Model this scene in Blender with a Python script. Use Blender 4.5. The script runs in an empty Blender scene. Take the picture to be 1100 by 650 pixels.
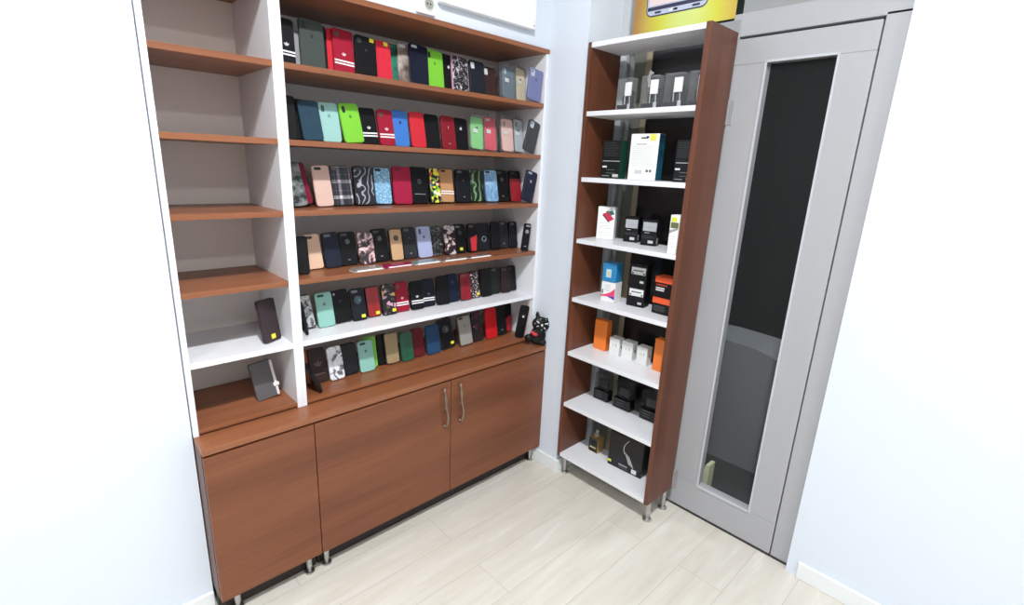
import bpy, bmesh, math, random
from mathutils import Vector, Matrix, Euler
random.seed(7)
SC = bpy.context.scene
COL = SC.collection
PI = math.pi
def rad(a): return a*PI/180
def lin(c):
    def f(v):
        v = v/255.0
        return v/12.92 if v <= 0.04045 else ((v+0.055)/1.055)**2.4
    return (f(c[0]), f(c[1]), f(c[2]), 1.0)

# ------------------------------------------------------------ materials
MATS = {}
def newmat(name):
    m = bpy.data.materials.new(name); m.use_nodes = True
    return m, m.node_tree.nodes, m.node_tree.links, m.node_tree.nodes['Principled BSDF']
def plain(name, rgb, rough=.5, metal=0.0, spec=.5, coat=0.0):
    key = (name, rgb, rough, metal)
    if key in MATS: return MATS[key]
    m, n, l, p = newmat(name)
    p.inputs['Base Color'].default_value = lin(rgb)
    p.inputs['Roughness'].default_value = rough
    p.inputs['Metallic'].default_value = metal
    p.inputs['Specular IOR Level'].default_value = spec
    p.inputs['Coat Weight'].default_value = coat
    # tiny tonal mottling so that no surface is perfectly even
    t = n.new('ShaderNodeTexCoord'); nz = n.new('ShaderNodeTexNoise'); nz.inputs['Scale'].default_value = 60
    l.new(t.outputs['Object'], nz.inputs['Vector'])
    b = n.new('ShaderNodeBump'); b.inputs['Strength'].default_value = .04; b.inputs['Distance'].default_value = .001
    l.new(nz.outputs['Fac'], b.inputs['Height']); l.new(b.outputs['Normal'], p.inputs['Normal'])
    MATS[key] = m
    return m
def ramp(n, stops, interp='LINEAR'):
    r = n.new('ShaderNodeValToRGB'); cr = r.color_ramp; cr.interpolation = interp
    while len(cr.elements) > 1: cr.elements.remove(cr.elements[-1])
    cr.elements[0].position = stops[0][0]; cr.elements[0].color = lin(stops[0][1])
    for p_, c in stops[1:]:
        e = cr.elements.new(p_); e.color = lin(c)
    return r
def pattern(name, kind, scale, stops, dist=0.0, detail=3.0, rough=.35, interp='LINEAR', stretch=(1,1,1), rot=(0,0,0)):
    key = ('pat', name)
    if key in MATS: return MATS[key]
    m, n, l, p = newmat(name)
    t = n.new('ShaderNodeTexCoord'); mp = n.new('ShaderNodeMapping')
    mp.inputs['Scale'].default_value = stretch; mp.inputs['Rotation'].default_value = rot
    l.new(t.outputs['Object'], mp.inputs['Vector'])
    if kind == 'noise':
        x = n.new('ShaderNodeTexNoise'); x.inputs['Scale'].default_value = scale; x.inputs['Detail'].default_value = detail; x.inputs['Distortion'].default_value = dist; out = x.outputs['Fac']
    elif kind == 'wave':
        x = n.new('ShaderNodeTexWave'); x.inputs['Scale'].default_value = scale; x.inputs['Distortion'].default_value = dist; x.inputs['Detail'].default_value = detail; out = x.outputs['Fac']
    elif kind == 'vor':
        x = n.new('ShaderNodeTexVoronoi'); x.inputs['Scale'].default_value = scale; out = x.outputs['Color']
    elif kind == 'vord':
        x = n.new('ShaderNodeTexVoronoi'); x.inputs['Scale'].default_value = scale; out = x.outputs['Distance']
    l.new(mp.outputs['Vector'], x.inputs['Vector'])
    if kind == 'vor':
        s = n.new('ShaderNodeSeparateColor'); l.new(out, s.inputs['Color']); out = s.outputs['Red']
    r = ramp(n, stops, interp); l.new(out, r.inputs['Fac'])
    l.new(r.outputs['Color'], p.inputs['Base Color']); p.inputs['Roughness'].default_value = rough
    MATS[key] = m
    return m
def wood(name, c1, c2, c3, axis='x', rough=.42):
    m, n, l, p = newmat(name)
    t = n.new('ShaderNodeTexCoord'); mp = n.new('ShaderNodeMapping')
    st = {'x': (.55, 7, 7), 'z': (7, 7, .55), 'y': (7, .55, 7)}[axis]
    mp.inputs['Scale'].default_value = st
    l.new(t.outputs['Object'], mp.inputs['Vector'])
    a = n.new('ShaderNodeTexNoise'); a.inputs['Scale'].default_value = 1.3; a.inputs['Detail'].default_value = 5; a.inputs['Roughness'].default_value = .6; a.inputs['Distortion'].default_value = .4
    l.new(mp.outputs['Vector'], a.inputs['Vector'])
    r = ramp(n, [(.25, c1), (.5, c2), (.78, c3)]); l.new(a.outputs['Fac'], r.inputs['Fac'])
    mp2 = n.new('ShaderNodeMapping'); mp2.inputs['Scale'].default_value = tuple(v*(3 if v < 1 else 22) for v in st)
    l.new(t.outputs['Object'], mp2.inputs['Vector'])
    b = n.new('ShaderNodeTexNoise'); b.inputs['Scale'].default_value = 1.0; b.inputs['Detail'].default_value = 3
    l.new(mp2.outputs['Vector'], b.inputs['Vector'])
    r2 = ramp(n, [(.3, (205, 205, 205)), (.7, (255, 255, 255))]); l.new(b.outputs['Fac'], r2.inputs['Fac'])
    mx = n.new('ShaderNodeMix'); mx.data_type = 'RGBA'; mx.blend_type = 'MULTIPLY'; mx.inputs['Factor'].default_value = .55
    l.new(r.outputs['Color'], mx.inputs['A']); l.new(r2.outputs['Color'], mx.inputs['B'])
    l.new(mx.outputs['Result'], p.inputs['Base Color'])
    p.inputs['Roughness'].default_value = rough
    return m
def clear(name, rgb=(235, 240, 240), alpha=.25, rough=.08):
    key = ('clear', name)
    if key in MATS: return MATS[key]
    m = bpy.data.materials.new(name); m.use_nodes = True; n = m.node_tree.nodes; l = m.node_tree.links
    p = n['Principled BSDF']; o = n['Material Output']
    p.inputs['Base Color'].default_value = lin(rgb); p.inputs['Roughness'].default_value = rough
    tr = n.new('ShaderNodeBsdfTransparent'); mx = n.new('ShaderNodeMixShader')
    lw = n.new('ShaderNodeLayerWeight'); lw.inputs['Blend'].default_value = .5
    fr = n.new('ShaderNodeMath'); fr.operation = 'POWER'; fr.inputs[1].default_value = 4.0; l.new(lw.outputs['Facing'], fr.inputs[0])
    ad = n.new('ShaderNodeMath'); ad.operation = 'ADD'; ad.use_clamp = True; ad.inputs[1].default_value = alpha
    l.new(fr.outputs[0], ad.inputs[0]); l.new(ad.outputs[0], mx.inputs['Fac'])
    l.new(tr.outputs[0], mx.inputs[1]); l.new(p.outputs[0], mx.inputs[2]); l.new(mx.outputs[0], o.inputs['Surface'])
    MATS[key] = m
    return m
W_H = wood('cherry_laminate_horizontal', (100, 56, 33), (122, 70, 42), (135, 81, 51), 'x')
W_V = wood('cherry_laminate_vertical', (84, 48, 33), (104, 60, 41), (120, 72, 52), 'z')
W_S = wood('cherry_shelf_board', (116, 69, 44), (143, 88, 57), (160, 101, 68), 'x', .36)
WHITE = plain('white_melamine', (228, 230, 234), .35)
WALLM = plain('white_wall_paint', (214, 222, 232), .85)
STEEL = plain('brushed_steel', (190, 190, 188), .28, 1.0)
BRONZE = plain('dull_bronze_metal', (150, 134, 116), .38, .8)
BLACKP = plain('black_print', (10, 10, 12), .5)
WPRINT = plain('white_print', (238, 238, 238), .5)
YELLOW = plain('yellow_price_sticker', (232, 224, 60), .6)
DOORM = plain('grey_door_paint', (166, 167, 170), .45)
ALU = plain('grey_aluminium', (150, 152, 152), .4, .2)

# ------------------------------------------------------------ mesh helpers
def link(name, bm, mat, parent=None, loc=(0, 0, 0), smooth=False):
    bmesh.ops.recalc_face_normals(bm, faces=bm.faces)
    me = bpy.data.meshes.new(name); bm.to_mesh(me); bm.free()
    if smooth:
        for f in me.polygons: f.use_smooth = True
    me.materials.append(mat)
    o = bpy.data.objects.new(name, me); COL.objects.link(o); o.location = loc
    if parent is not None: o.parent = parent
    return o
def box(bm, x0, x1, y0, y1, z0, z1, bev=0.0):
    g = bmesh.ops.create_cube(bm, size=1.0); vs = g['verts']
    for v in vs:
        v.co = Vector((x0+(v.co.x+.5)*(x1-x0), y0+(v.co.y+.5)*(y1-y0), z0+(v.co.z+.5)*(z1-z0)))
    if bev > 0:
        es = list({e for v in vs for e in v.link_edges})
        bmesh.ops.bevel(bm, geom=es, offset=bev, segments=2, affect='EDGES', profile=.5)
def boxo(name, mat, parent, b, bev=.0012):
    bm = bmesh.new(); box(bm, *b, bev=bev)
    return link(name, bm, mat, parent)
def loft(bm, rings, cap=True):
    vr = [[bm.verts.new(p) for p in ring] for ring in rings]
    n = len(vr[0])
    for a, b in zip(vr[:-1], vr[1:]):
        for i in range(n):
            bm.faces.new((a[i], a[(i+1) % n], b[(i+1) % n], b[i]))
    if cap:
        bm.faces.new(vr[0]); bm.faces.new(list(reversed(vr[-1])))
def rrpts(w, h, r, cx=0, cz=0, seg=5):
    pts = []
    for (sx, sz, a0) in ((1, 1, 0), (-1, 1, 90), (-1, -1, 180), (1, -1, 270)):
        for k in range(seg+1):
            a = rad(a0+90*k/seg)
            pts.append((cx+sx*(w/2-r)+r*math.cos(a), cz+sz*(h/2-r)+r*math.sin(a)))
    return pts
def plate(bm, pts, y0, y1, cham=0.0):
    """prism of an XZ outline between y0 (back) and y1 (front, smaller y)"""
    rings = [[(x, y0, z) for x, z in pts]]
    if cham > 0:
        cx = sum(p[0] for p in pts)/len(pts); cz = sum(p[1] for p in pts)/len(pts)
        w = max(p[0] for p in pts)-min(p[0] for p in pts); h = max(p[1] for p in pts)-min(p[1] for p in pts)
        rings.append([(x, y1+cham, z) for x, z in pts])
        rings.append([(cx+(x-cx)*(1-2*cham/w), y1, cz+(z-cz)*(1-2*cham/h)) for x, z in pts])
    else:
        rings.append([(x, y1, z) for x, z in pts])
    loft(bm, rings)
def tube(bm, pts, rads, seg=8):
    pts = [Vector(p) for p in pts]; rings = []
    up = Vector((.13, .21, .97))
    for i, p in enumerate(pts):
        d = (pts[min(i+1, len(pts)-1)]-pts[max(i-1, 0)]).normalized()
        a = d.cross(up)
        if a.length < .1: a = d.cross(Vector((1, 0, 0)))
        a.normalize(); b = d.cross(a)
        r = rads[i] if isinstance(rads, (list, tuple)) else rads
        rings.append([tuple(p+a*r*math.cos(2*PI*k/seg)+b*r*math.sin(2*PI*k/seg)) for k in range(seg)])
    loft(bm, rings)
def lathe(bm, prof, seg=20, cx=0, cy=0):
    rings = [[(cx+r*math.cos(2*PI*k/seg), cy+r*math.sin(2*PI*k/seg), z) for k in range(seg)] for r, z in prof]
    loft(bm, rings)
def disc(r, cx, cz, n=20): return [(cx+r*math.cos(2*PI*k/n), cz+r*math.sin(2*PI*k/n)) for k in range(n)]
def rect(w, h, cx, cz): return [(cx+w/2, cz+h/2), (cx-w/2, cz+h/2), (cx-w/2, cz-h/2), (cx+w/2, cz-h/2)]
def ring(bm, r1, r2, cx, cz, y0, y1, n=24):
    a = [(r1, y0), (r1, y1), (r2, y1), (r2, y0)]
    rows = [[bm.verts.new((cx+r*math.cos(2*PI*k/n), y, cz+r*math.sin(2*PI*k/n))) for r, y in a] for k in range(n)]
    for k in range(n):
        p, q = rows[k], rows[(k+1) % n]
        for j in range(4): bm.faces.new((p[j], p[(j+1) % 4], q[(j+1) % 4], q[j]))
def empty(name, loc, label, cat, group=None, rot=(0, 0, 0), mode='XYZ'):
    o = bpy.data.objects.new(name, None); COL.objects.link(o); o.empty_display_size = .05
    o.location = loc; o.rotation_mode = mode; o.rotation_euler = rot
    o['label'] = label; o['category'] = cat
    if group: o['group'] = group
    return o
def tag(o, label, cat, group=None):
    o['label'] = label; o['category'] = cat
    if group: o['group'] = group
    return o
def struct(o): o['kind'] = 'structure'; return o

# measured layout (metres): x along the shelving wall, y out of it (negative = into the room), z up
DU, DC = .345, .440
XR, XL, XL2, XEND = -.018, -1.1914, -1.2235, -1.557
ZT = 2.056
ZS = [1.8273, 1.6009, 1.3759, 1.1428, .9186, .690]
ZC, ZB, X1, X2 = .6706, .094, -1.2083, -.6049
YW = -.5586
XD = .2447

# ------------------------------------------------------------ the room
def floor_mat():
    m, n, l, p = newmat('pale_oak_laminate_planks')
    t = n.new('ShaderNodeTexCoord')
    mp = n.new('ShaderNodeMapping'); mp.inputs['Location'].default_value = (.724, .083, 0)
    l.new(t.outputs['Object'], mp.inputs['Vector'])
    br = n.new('ShaderNodeTexBrick'); br.offset = .48; br.offset_frequency = 2
    br.inputs['Color1'].default_value = (.35, .35, .35, 1); br.inputs['Color2'].default_value = (.75, .75, .75, 1); br.inputs['Mortar'].default_value = (0, 0, 0, 1)
    br.inputs['Scale'].default_value = 1.0; br.inputs['Mortar Size'].default_value = .0011; br.inputs['Mortar Smooth'].default_value = .4
    br.inputs['Brick Width'].default_value = 1.2; br.inputs['Row Height'].default_value = .177
    l.new(mp.outputs['Vector'], br.inputs['Vector'])
    mg = n.new('ShaderNodeMapping'); mg.inputs['Scale'].default_value = (1.6, 13, 1)
    l.new(t.outputs['Object'], mg.inputs['Vector'])
    # shift the grain from plank to plank
    av = n.new('ShaderNodeVectorMath'); av.operation = 'MULTIPLY_ADD'; av.inputs[1].default_value = (7, 3, 5)
    l.new(br.outputs['Color'], av.inputs[0]); l.new(mg.outputs['Vector'], av.inputs[2])
    g = n.new('ShaderNodeTexNoise'); g.inputs['Scale'].default_value = 1.6; g.inputs['Detail'].default_value = 6; g.inputs['Distortion'].default_value = .5; g.inputs['Roughness'].default_value = .62
    l.new(av.outputs['Vector'], g.inputs['Vector'])
    r = ramp(n, [(.25, (196, 190, 178)), (.45, (205, 200, 189)), (.60, (209, 205, 195)), (.70, (218, 215, 206)), (.78, (228, 226, 219))])
    l.new(g.outputs['Fac'], r.inputs['Fac'])
    tone = n.new('ShaderNodeMapRange'); tone.inputs['From Min'].default_value = .3; tone.inputs['From Max'].default_value = .8; tone.inputs['To Min'].default_value = .965; tone.inputs['To Max'].default_value = 1.02
    l.new(br.outputs['Color'], tone.inputs['Value'])
    mx = n.new('ShaderNodeMix'); mx.data_type = 'RGBA'; mx.blend_type = 'MULTIPLY'; mx.inputs['Factor'].default_value = 1
    l.new(r.outputs['Color'], mx.inputs['A']); l.new(tone.outputs['Result'], mx.inputs['B'])
    m2 = n.new('ShaderNodeMix'); m2.data_type = 'RGBA'; l.new(br.outputs['Fac'], m2.inputs['Factor'])
    l.new(mx.outputs['Result'], m2.inputs['A']); m2.inputs['B'].default_value = lin((172, 166, 154))
    l.new(m2.outputs['Result'], p.inputs['Base Color'])
    p.inputs['Roughness'].default_value = .42
    bp = n.new('ShaderNodeBump'); bp.inputs['Strength'].default_value = .25; bp.inputs['Distance'].default_value = .001; bp.invert = True
    l.new(br.outputs['Fac'], bp.inputs['Height']); l.new(bp.outputs['Normal'], p.inputs['Normal'])
    return m
RX0, RY0, RZ = -4.2, -4.6, 3.3
struct(boxo('floor', floor_mat(), None, (RX0, XD+.05, RY0, .1, -.1, 0), 0))
struct(boxo('ceiling', plain('grey_white_ceiling', (176, 176, 174), .9), None, (RX0-.1, XD+.15, RY0-.1, .1, RZ, RZ+.1), 0))
bm = bmesh.new()
box(bm, -1.56, .0, -.335, .1, ZT+.004, RZ)        # bulkhead over the niche that holds the shelving
box(bm, RX0, -1.56, -.335, .1, 0, RZ)             # wall left of the niche
box(bm, -1.56, 0, 0, .1, 0, ZT+.004)              # niche back
struct(link('wall_left', bm, WALLM))
bm = bmesh.new(); box(bm, 0, .42, YW, .1, 0, RZ, bev=.002)
struct(link('wall_corner', bm, WALLM))
bm = bmesh.new(); box(bm, XD-.03, XD+.12, RY0, -1.62, 0, RZ); struct(link('wall_right', bm, WALLM))
bm = bmesh.new(); box(bm, RX0-.1, XD+.1, RY0-.1, RY0, 0, RZ); struct(link('wall_back', bm, plain('pale_grey_wall', (172, 173, 176), .9)))
bm = bmesh.new(); box(bm, RX0-.1, RX0, RY0, .1, 0, RZ); struct(link('wall_far_left', bm, plain('pale_grey_wall', (172, 173, 176), .9)))
SKIRT = plain('white_skirting', (226, 230, 230), .5)
bm = bmesh.new()
box(bm, -.013, 0, YW-.013, -.36, 0, .072, bev=.003); box(bm, 0, XD-.03, YW-.013, YW, 0, .072, bev=.003)
struct(link('baseboard_corner', bm, SKIRT))
bm = bmesh.new(); box(bm, XD-.043, XD-.03, RY0, -1.66, 0, .072, bev=.003); struct(link('baseboard_right', bm, SKIRT))
bm = bmesh.new(); box(bm, RX0, -1.56, -.348, -.335, 0, .072, bev=.003); struct(link('baseboard_left', bm, SKIRT))

# shop window behind the bookcase
win = struct(boxo('window_1', ALU, None, (XD, XD+.05, YW-.045, YW, 0, RZ), .002))
def wpart(name, mat, b, bev=.0015):
    o = boxo(name, mat, None, b, bev); o.parent = win; return o
GREYF = plain('light_frame', (196, 200, 202), .5)
wpart('window_frame', GREYF, (XD-.012, XD+.05, YW-.036, YW, 0, RZ))
wpart('window_frame', plain('olive_reflection', (104, 106, 96), .5), (XD+.005, XD+.05, -.692, -.632, 0, 2.1))  # olive strip built in place of a reflection in the glass
wpart('window_frame', ALU, (XD-.005, XD+.05, -1.09, YW, 2.06, 2.11))
wpart('window_frame', ALU, (XD-.004, XD+.05, -1.089, -1.05, 0, 2.11))
wpart('window_frame', ALU, (XD-.005, XD+.05, -1.09, YW, 0, .09))
wpart('edge_strip', plain('stone_coloured_strip', (150, 140, 116), .8), (XD-.002, XD+.02, -.722, -.695, .09, 2.06))
GLASS = clear('window_glass', (150, 165, 160), .03, .03)
wpart('pane', GLASS, (XD+.022, XD+.028, -1.09, YW, .05, RZ), 0)
o = boxo('window_film', plain('black_window_film', (26, 26, 28), .25), None, (XD+.004, XD+.010, -1.052, -.722, .09, 2.06), .0005)
tag(o, 'black sheet covering the shop window behind the tall bookcase', 'window film')
# glazed door to the right
door = struct(boxo('door_1', DOORM, None, (XD-.002, XD+.045, -1.085-.006, -1.06, 0, 2.06), .002))
def dpart(name, mat, b, bev=.002):
    o = boxo(name, mat, None, b, bev); o.parent = door; return o
bm = bmesh.new()
DY0, DY1 = -1.545, -1.0875
box(bm, XD-.006, XD+.040, DY0, DY1, .012, .157, bev=.002); box(bm, XD-.006, XD+.040, DY0, DY1, 1.95, 2.04, bev=.002)
box(bm, XD-.006, XD+.040, -1.207, DY1, .157, 1.95, bev=.002); box(bm, XD-.006, XD+.040, DY0, -1.44, .157, 1.95, bev=.002)
dl = link('door_leaf', bm, DOORM); dl.parent = door
bm = bmesh.new()
for b in ((XD-.011, XD-.005, -1.44, -1.207, .150, .160), (XD-.011, XD-.005, -1.211, -1.203, .150, 1.955), (XD-.011, XD-.005, -1.444, -1.436, .150, 1.955), (XD-.011, XD-.005, -1.44, -1.207, 1.948, 1.957)):
    box(bm, *b, bev=.001)
o = link('glazing_bead', bm, plain('pale_bead', (188, 190, 196), .4)); o.parent = door
o = boxo('glass', clear('door_glass', (120, 125, 125), .03, .03), None, (XD+.012, XD+.018, -1.44, -1.207, .157, 1.95), 0); o.parent = door
bm = bmesh.new()
box(bm, XD-.002, XD+.045, -1.62, -1.549, 0, 2.06, bev=.002); box(bm, XD-.002, XD+.045, -1.62, -1.06, 2.05, 2.13, bev=.002)
o = link('door_frame', bm, DOORM); o.parent = door
for zz in (.139, 1.78):
    bm = bmesh.new()
    box(bm, XD-.0085, XD-.003, -1.084, -1.076, zz-.046, zz+.046, bev=.001); box(bm, XD-.010, XD-.005, -1.112, -1.100, zz-.046, zz+.046, bev=.001)
    lathe(bm, [(.006, zz-.046), (.006, zz+.046)], 12, XD-.013, -1.088)
    o = link('hinge', bm, plain('hinge_steel', (176, 176, 178), .35, .4)); o.parent = door
bm = bmesh.new(); box(bm, XD-.006, XD+.06, -1.62, -1.06, 0, .010, bev=.002)
o = link('threshold', bm, plain('dark_threshold', (46, 44, 44), .6)); o.parent = door
bm = bmesh.new(); box(bm, XD, XD+.05, -1.62, -1.09, 2.13, RZ); struct(link('trim_1', bm, ALU))
# outside, seen dimly through the glass
struct(boxo('ground_outside', plain('dark_asphalt', (62, 64, 64), .9), None, (XD+.06, 4.0, -4.5, .1, -.12, -.02), 0))
struct(boxo('wall_outside', plain('dark_render', (50, 52, 48), .9), None, (3.2, 3.4, -4.5, .1, -.02, 3.3), 0))
bm = bmesh.new()
loft(bm, [[(.36, -1.150, -.02), (.42, -1.150, -.02), (.42, -1.200, -.02), (.36, -1.200, -.02)], [(.36, -1.148, .04), (.42, -1.148, .04), (.42, -1.200, .04), (.36, -1.200, .04)], [(.36, -1.182, .205), (.42, -1.182, .205), (.42, -1.200, .205), (.36, -1.200, .205)]])
tag(link('stone_block', bm, plain('pale_stone', (190, 194, 160), .8)), 'pale wedge of stone outside, at the foot of the door glass', 'stone block')
bm = bmesh.new()
pts = [(1.15, -.02), (1.15, .66), (.6, .68), (.40, .67), (.25, .63), (.12, .56), (0, .50), (-.3, .44), (-.3, -.02)]
rings = [[(xx, -1.55+.0+p, z) for p, z in pts] for xx in (.85, 1.15)]
loft(bm, rings)
tag(link('low_wall', bm, plain('grey_concrete', (112, 114, 116), .8)), 'low grey wall with a curved top outside the glass door', 'wall')

# ------------------------------------------------------------ wall shelving
def shelving(x0, x1, label, first):
    t = empty('wall_shelf_unit', ((x0+x1)/2, -.0, ZC), label, 'shelving', 'white framed wall shelving units')
    cx = (x0+x1)/2
    def pt(name, mat, b, bev=.0008):
        b = (b[0]-cx, b[1]-cx, b[2], b[3], b[4]-ZC, b[5]-ZC); return boxo(name, mat, t, b, bev)
    pt('side_panel', WHITE, (x0, x0+.016, -DU, -.004, ZC+.001, ZT-.018))
    pt('side_panel', WHITE, (x1-.018, x1, -DU, -.004, ZC+.001, ZT-.018))
    pt('back_panel', plain('warm_white_backboard', (236, 229, 221), .5), (x0+.016, x1-.018, -.012, -.004, ZC+.02, ZT-.018))
    pt('top_board', W_S, (x0, x1, -DU-.002, -.004, ZT-.018, ZT))
    for i, z in enumerate(ZS[:5]):
        pt('shelf', W_S if i < 4 else WHITE, (x0+.0165, x1-.0185, -DU, -.0125, z-.018, z))
    pt('base_board', W_S, (x0+.0165, x1-.0185, -DU+.001, -.0125, ZS[5]-.011, ZS[5]))
    pt('shadow_gap_strip', plain('shadow_gap_brown', (84, 46, 30), .6), (x0+.0165, x1-.0185, -DU+.006, -.0125, ZC+.001, ZS[5]-.0112))  # dark brown strip paints the shade in the gap under the base board
    return t
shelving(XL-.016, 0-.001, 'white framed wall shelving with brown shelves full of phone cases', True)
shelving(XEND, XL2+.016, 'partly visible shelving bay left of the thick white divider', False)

# ------------------------------------------------------------ base cabinets and worktop
o = boxo('worktop', W_S, None, (XEND, -.001, -DC, -.003, ZC-.022, ZC), .0015)
tag(o, 'long cherry wood worktop running over both base cabinets', 'worktop')
GAP = .0015
def leg(t, x, y, h, cx, rr=.011):
    bm = bmesh.new(); lathe(bm, [(rr*1.5, 0), (rr*1.7, .003), (rr*1.7, .008), (rr*.7, .012), (rr*.7, .022), (rr*.95, .026), (rr*1.1, h-.004), (rr*1.5, h-.003), (rr*1.5, h)], 16, x-cx, y)
    return link('leg', bm, STEEL, t, smooth=False)
def handle(parent, x, ztop, zbot, flip=1):
    bm = bmesh.new(); y = -DC-.0235; L = ztop-zbot
    P = []; R = []
    for k in range(15):
        s = k/14; P.append((x+flip*(.0075*math.sin(s*PI*1.7+.2)*(-1)+.002), y+.016*abs(2*s-1)**3, ztop-L*s)); R.append(.0038+.0028*abs(2*s-1)**2)
    tube(bm, P, R, 10)
    P2 = [(x+.006*math.sin(s*PI)-.004, y+.008*abs(2*s-1)+.002, ztop-.004-L*.52*s) for s in [k/8 for k in range(9)]]
    tube(bm, P2, .0028, 8)
    for z in (ztop-.008, zbot+.008): tube(bm, [(x, -DC+.001, z), (x, y+.012, z)], .005, 8)
    return link('handle', bm, BRONZE, parent, smooth=True)
def cabinet(x0, x1, doors, legs, label):
    cx = (x0+x1)/2
    t = empty('base_cabinet', (cx, 0, 0), label, 'cabinet', 'cherry base cabinets on short metal legs')
    bm = bmesh.new(); zt = ZC-.0225
    box(bm, x0-cx, x0-cx+.018, -DC+.020, -.006, ZB, zt); box(bm, x1-cx-.018, x1-cx, -DC+.020, -.006, ZB, zt)
    box(bm, x0-cx+.018, x1-cx-.018, -DC+.020, -.006, ZB, ZB+.018); box(bm, x0-cx+.018, x1-cx-.018, -.012, -.006, ZB+.018, zt)
    box(bm, x0-cx+.018, x1-cx-.018, -DC+.020, -.35, zt-.018, zt)
    link('carcass', bm, W_V, t)
    for (a, b, hx) in doors:
        dd = boxo('door', W_H, t, (a-cx+GAP, b-cx-GAP, -DC, -DC+.018, ZB, ZC-.030), .001)
        if hx is not None: handle(dd, hx-cx, .620, .434)
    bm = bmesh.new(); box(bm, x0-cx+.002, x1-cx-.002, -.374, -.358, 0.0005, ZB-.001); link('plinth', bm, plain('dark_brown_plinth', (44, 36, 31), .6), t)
    for (x, y) in legs: leg(t, x, y, ZB, cx)
    return t
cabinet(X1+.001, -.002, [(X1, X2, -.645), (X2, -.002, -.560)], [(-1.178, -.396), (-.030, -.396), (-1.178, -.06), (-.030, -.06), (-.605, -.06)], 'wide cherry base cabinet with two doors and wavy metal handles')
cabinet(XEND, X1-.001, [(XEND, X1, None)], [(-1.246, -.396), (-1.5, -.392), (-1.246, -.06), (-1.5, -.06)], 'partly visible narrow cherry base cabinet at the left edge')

# ------------------------------------------------------------ tall bookcase
BL = [2.05, 1.7825, 1.510, 1.238, .9615, .6912, .4211, .138]
BY0, BY1, BX0, BX1 = -.582, -1.110, -.0225, .188
bt = empty('tall_bookcase', (0.08, -.846, 0), 'tall open bookcase with cherry sides and white shelves', 'bookcase')
def bp(name, mat, b, bev=.0008): return boxo(name, mat, bt, (b[0]-.08, b[1]-.08, b[2]+.846, b[3]+.846, b[4], b[5]), bev)
bp('side_panel', W_V, (BX0, BX1, BY0-.016, BY0, .118, 2.052)); bp('side_panel', W_V, (BX0, BX1, BY1, BY1+.020, .118, 2.052))
for i, z in enumerate(BL):
    bp('shelf' if i else 'top_board', WHITE, (BX0+.0005, BX1-.002, BY1+.0205, BY0-.0165, z-.019, z))
for (x, y) in ((.034, -.594), (.040, -1.084), (.170, -.594), (.172, -1.086)):
    bm = bmesh.new(); lathe(bm, [(.020, 0), (.021, .004), (.018, .010), (.009, .013), (.009, .03), (.012, .034), (.012, .112), (.017, .114), (.017, .118)], 18, x-.08, y+.846)
    link('leg', bm, STEEL, bt)
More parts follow.
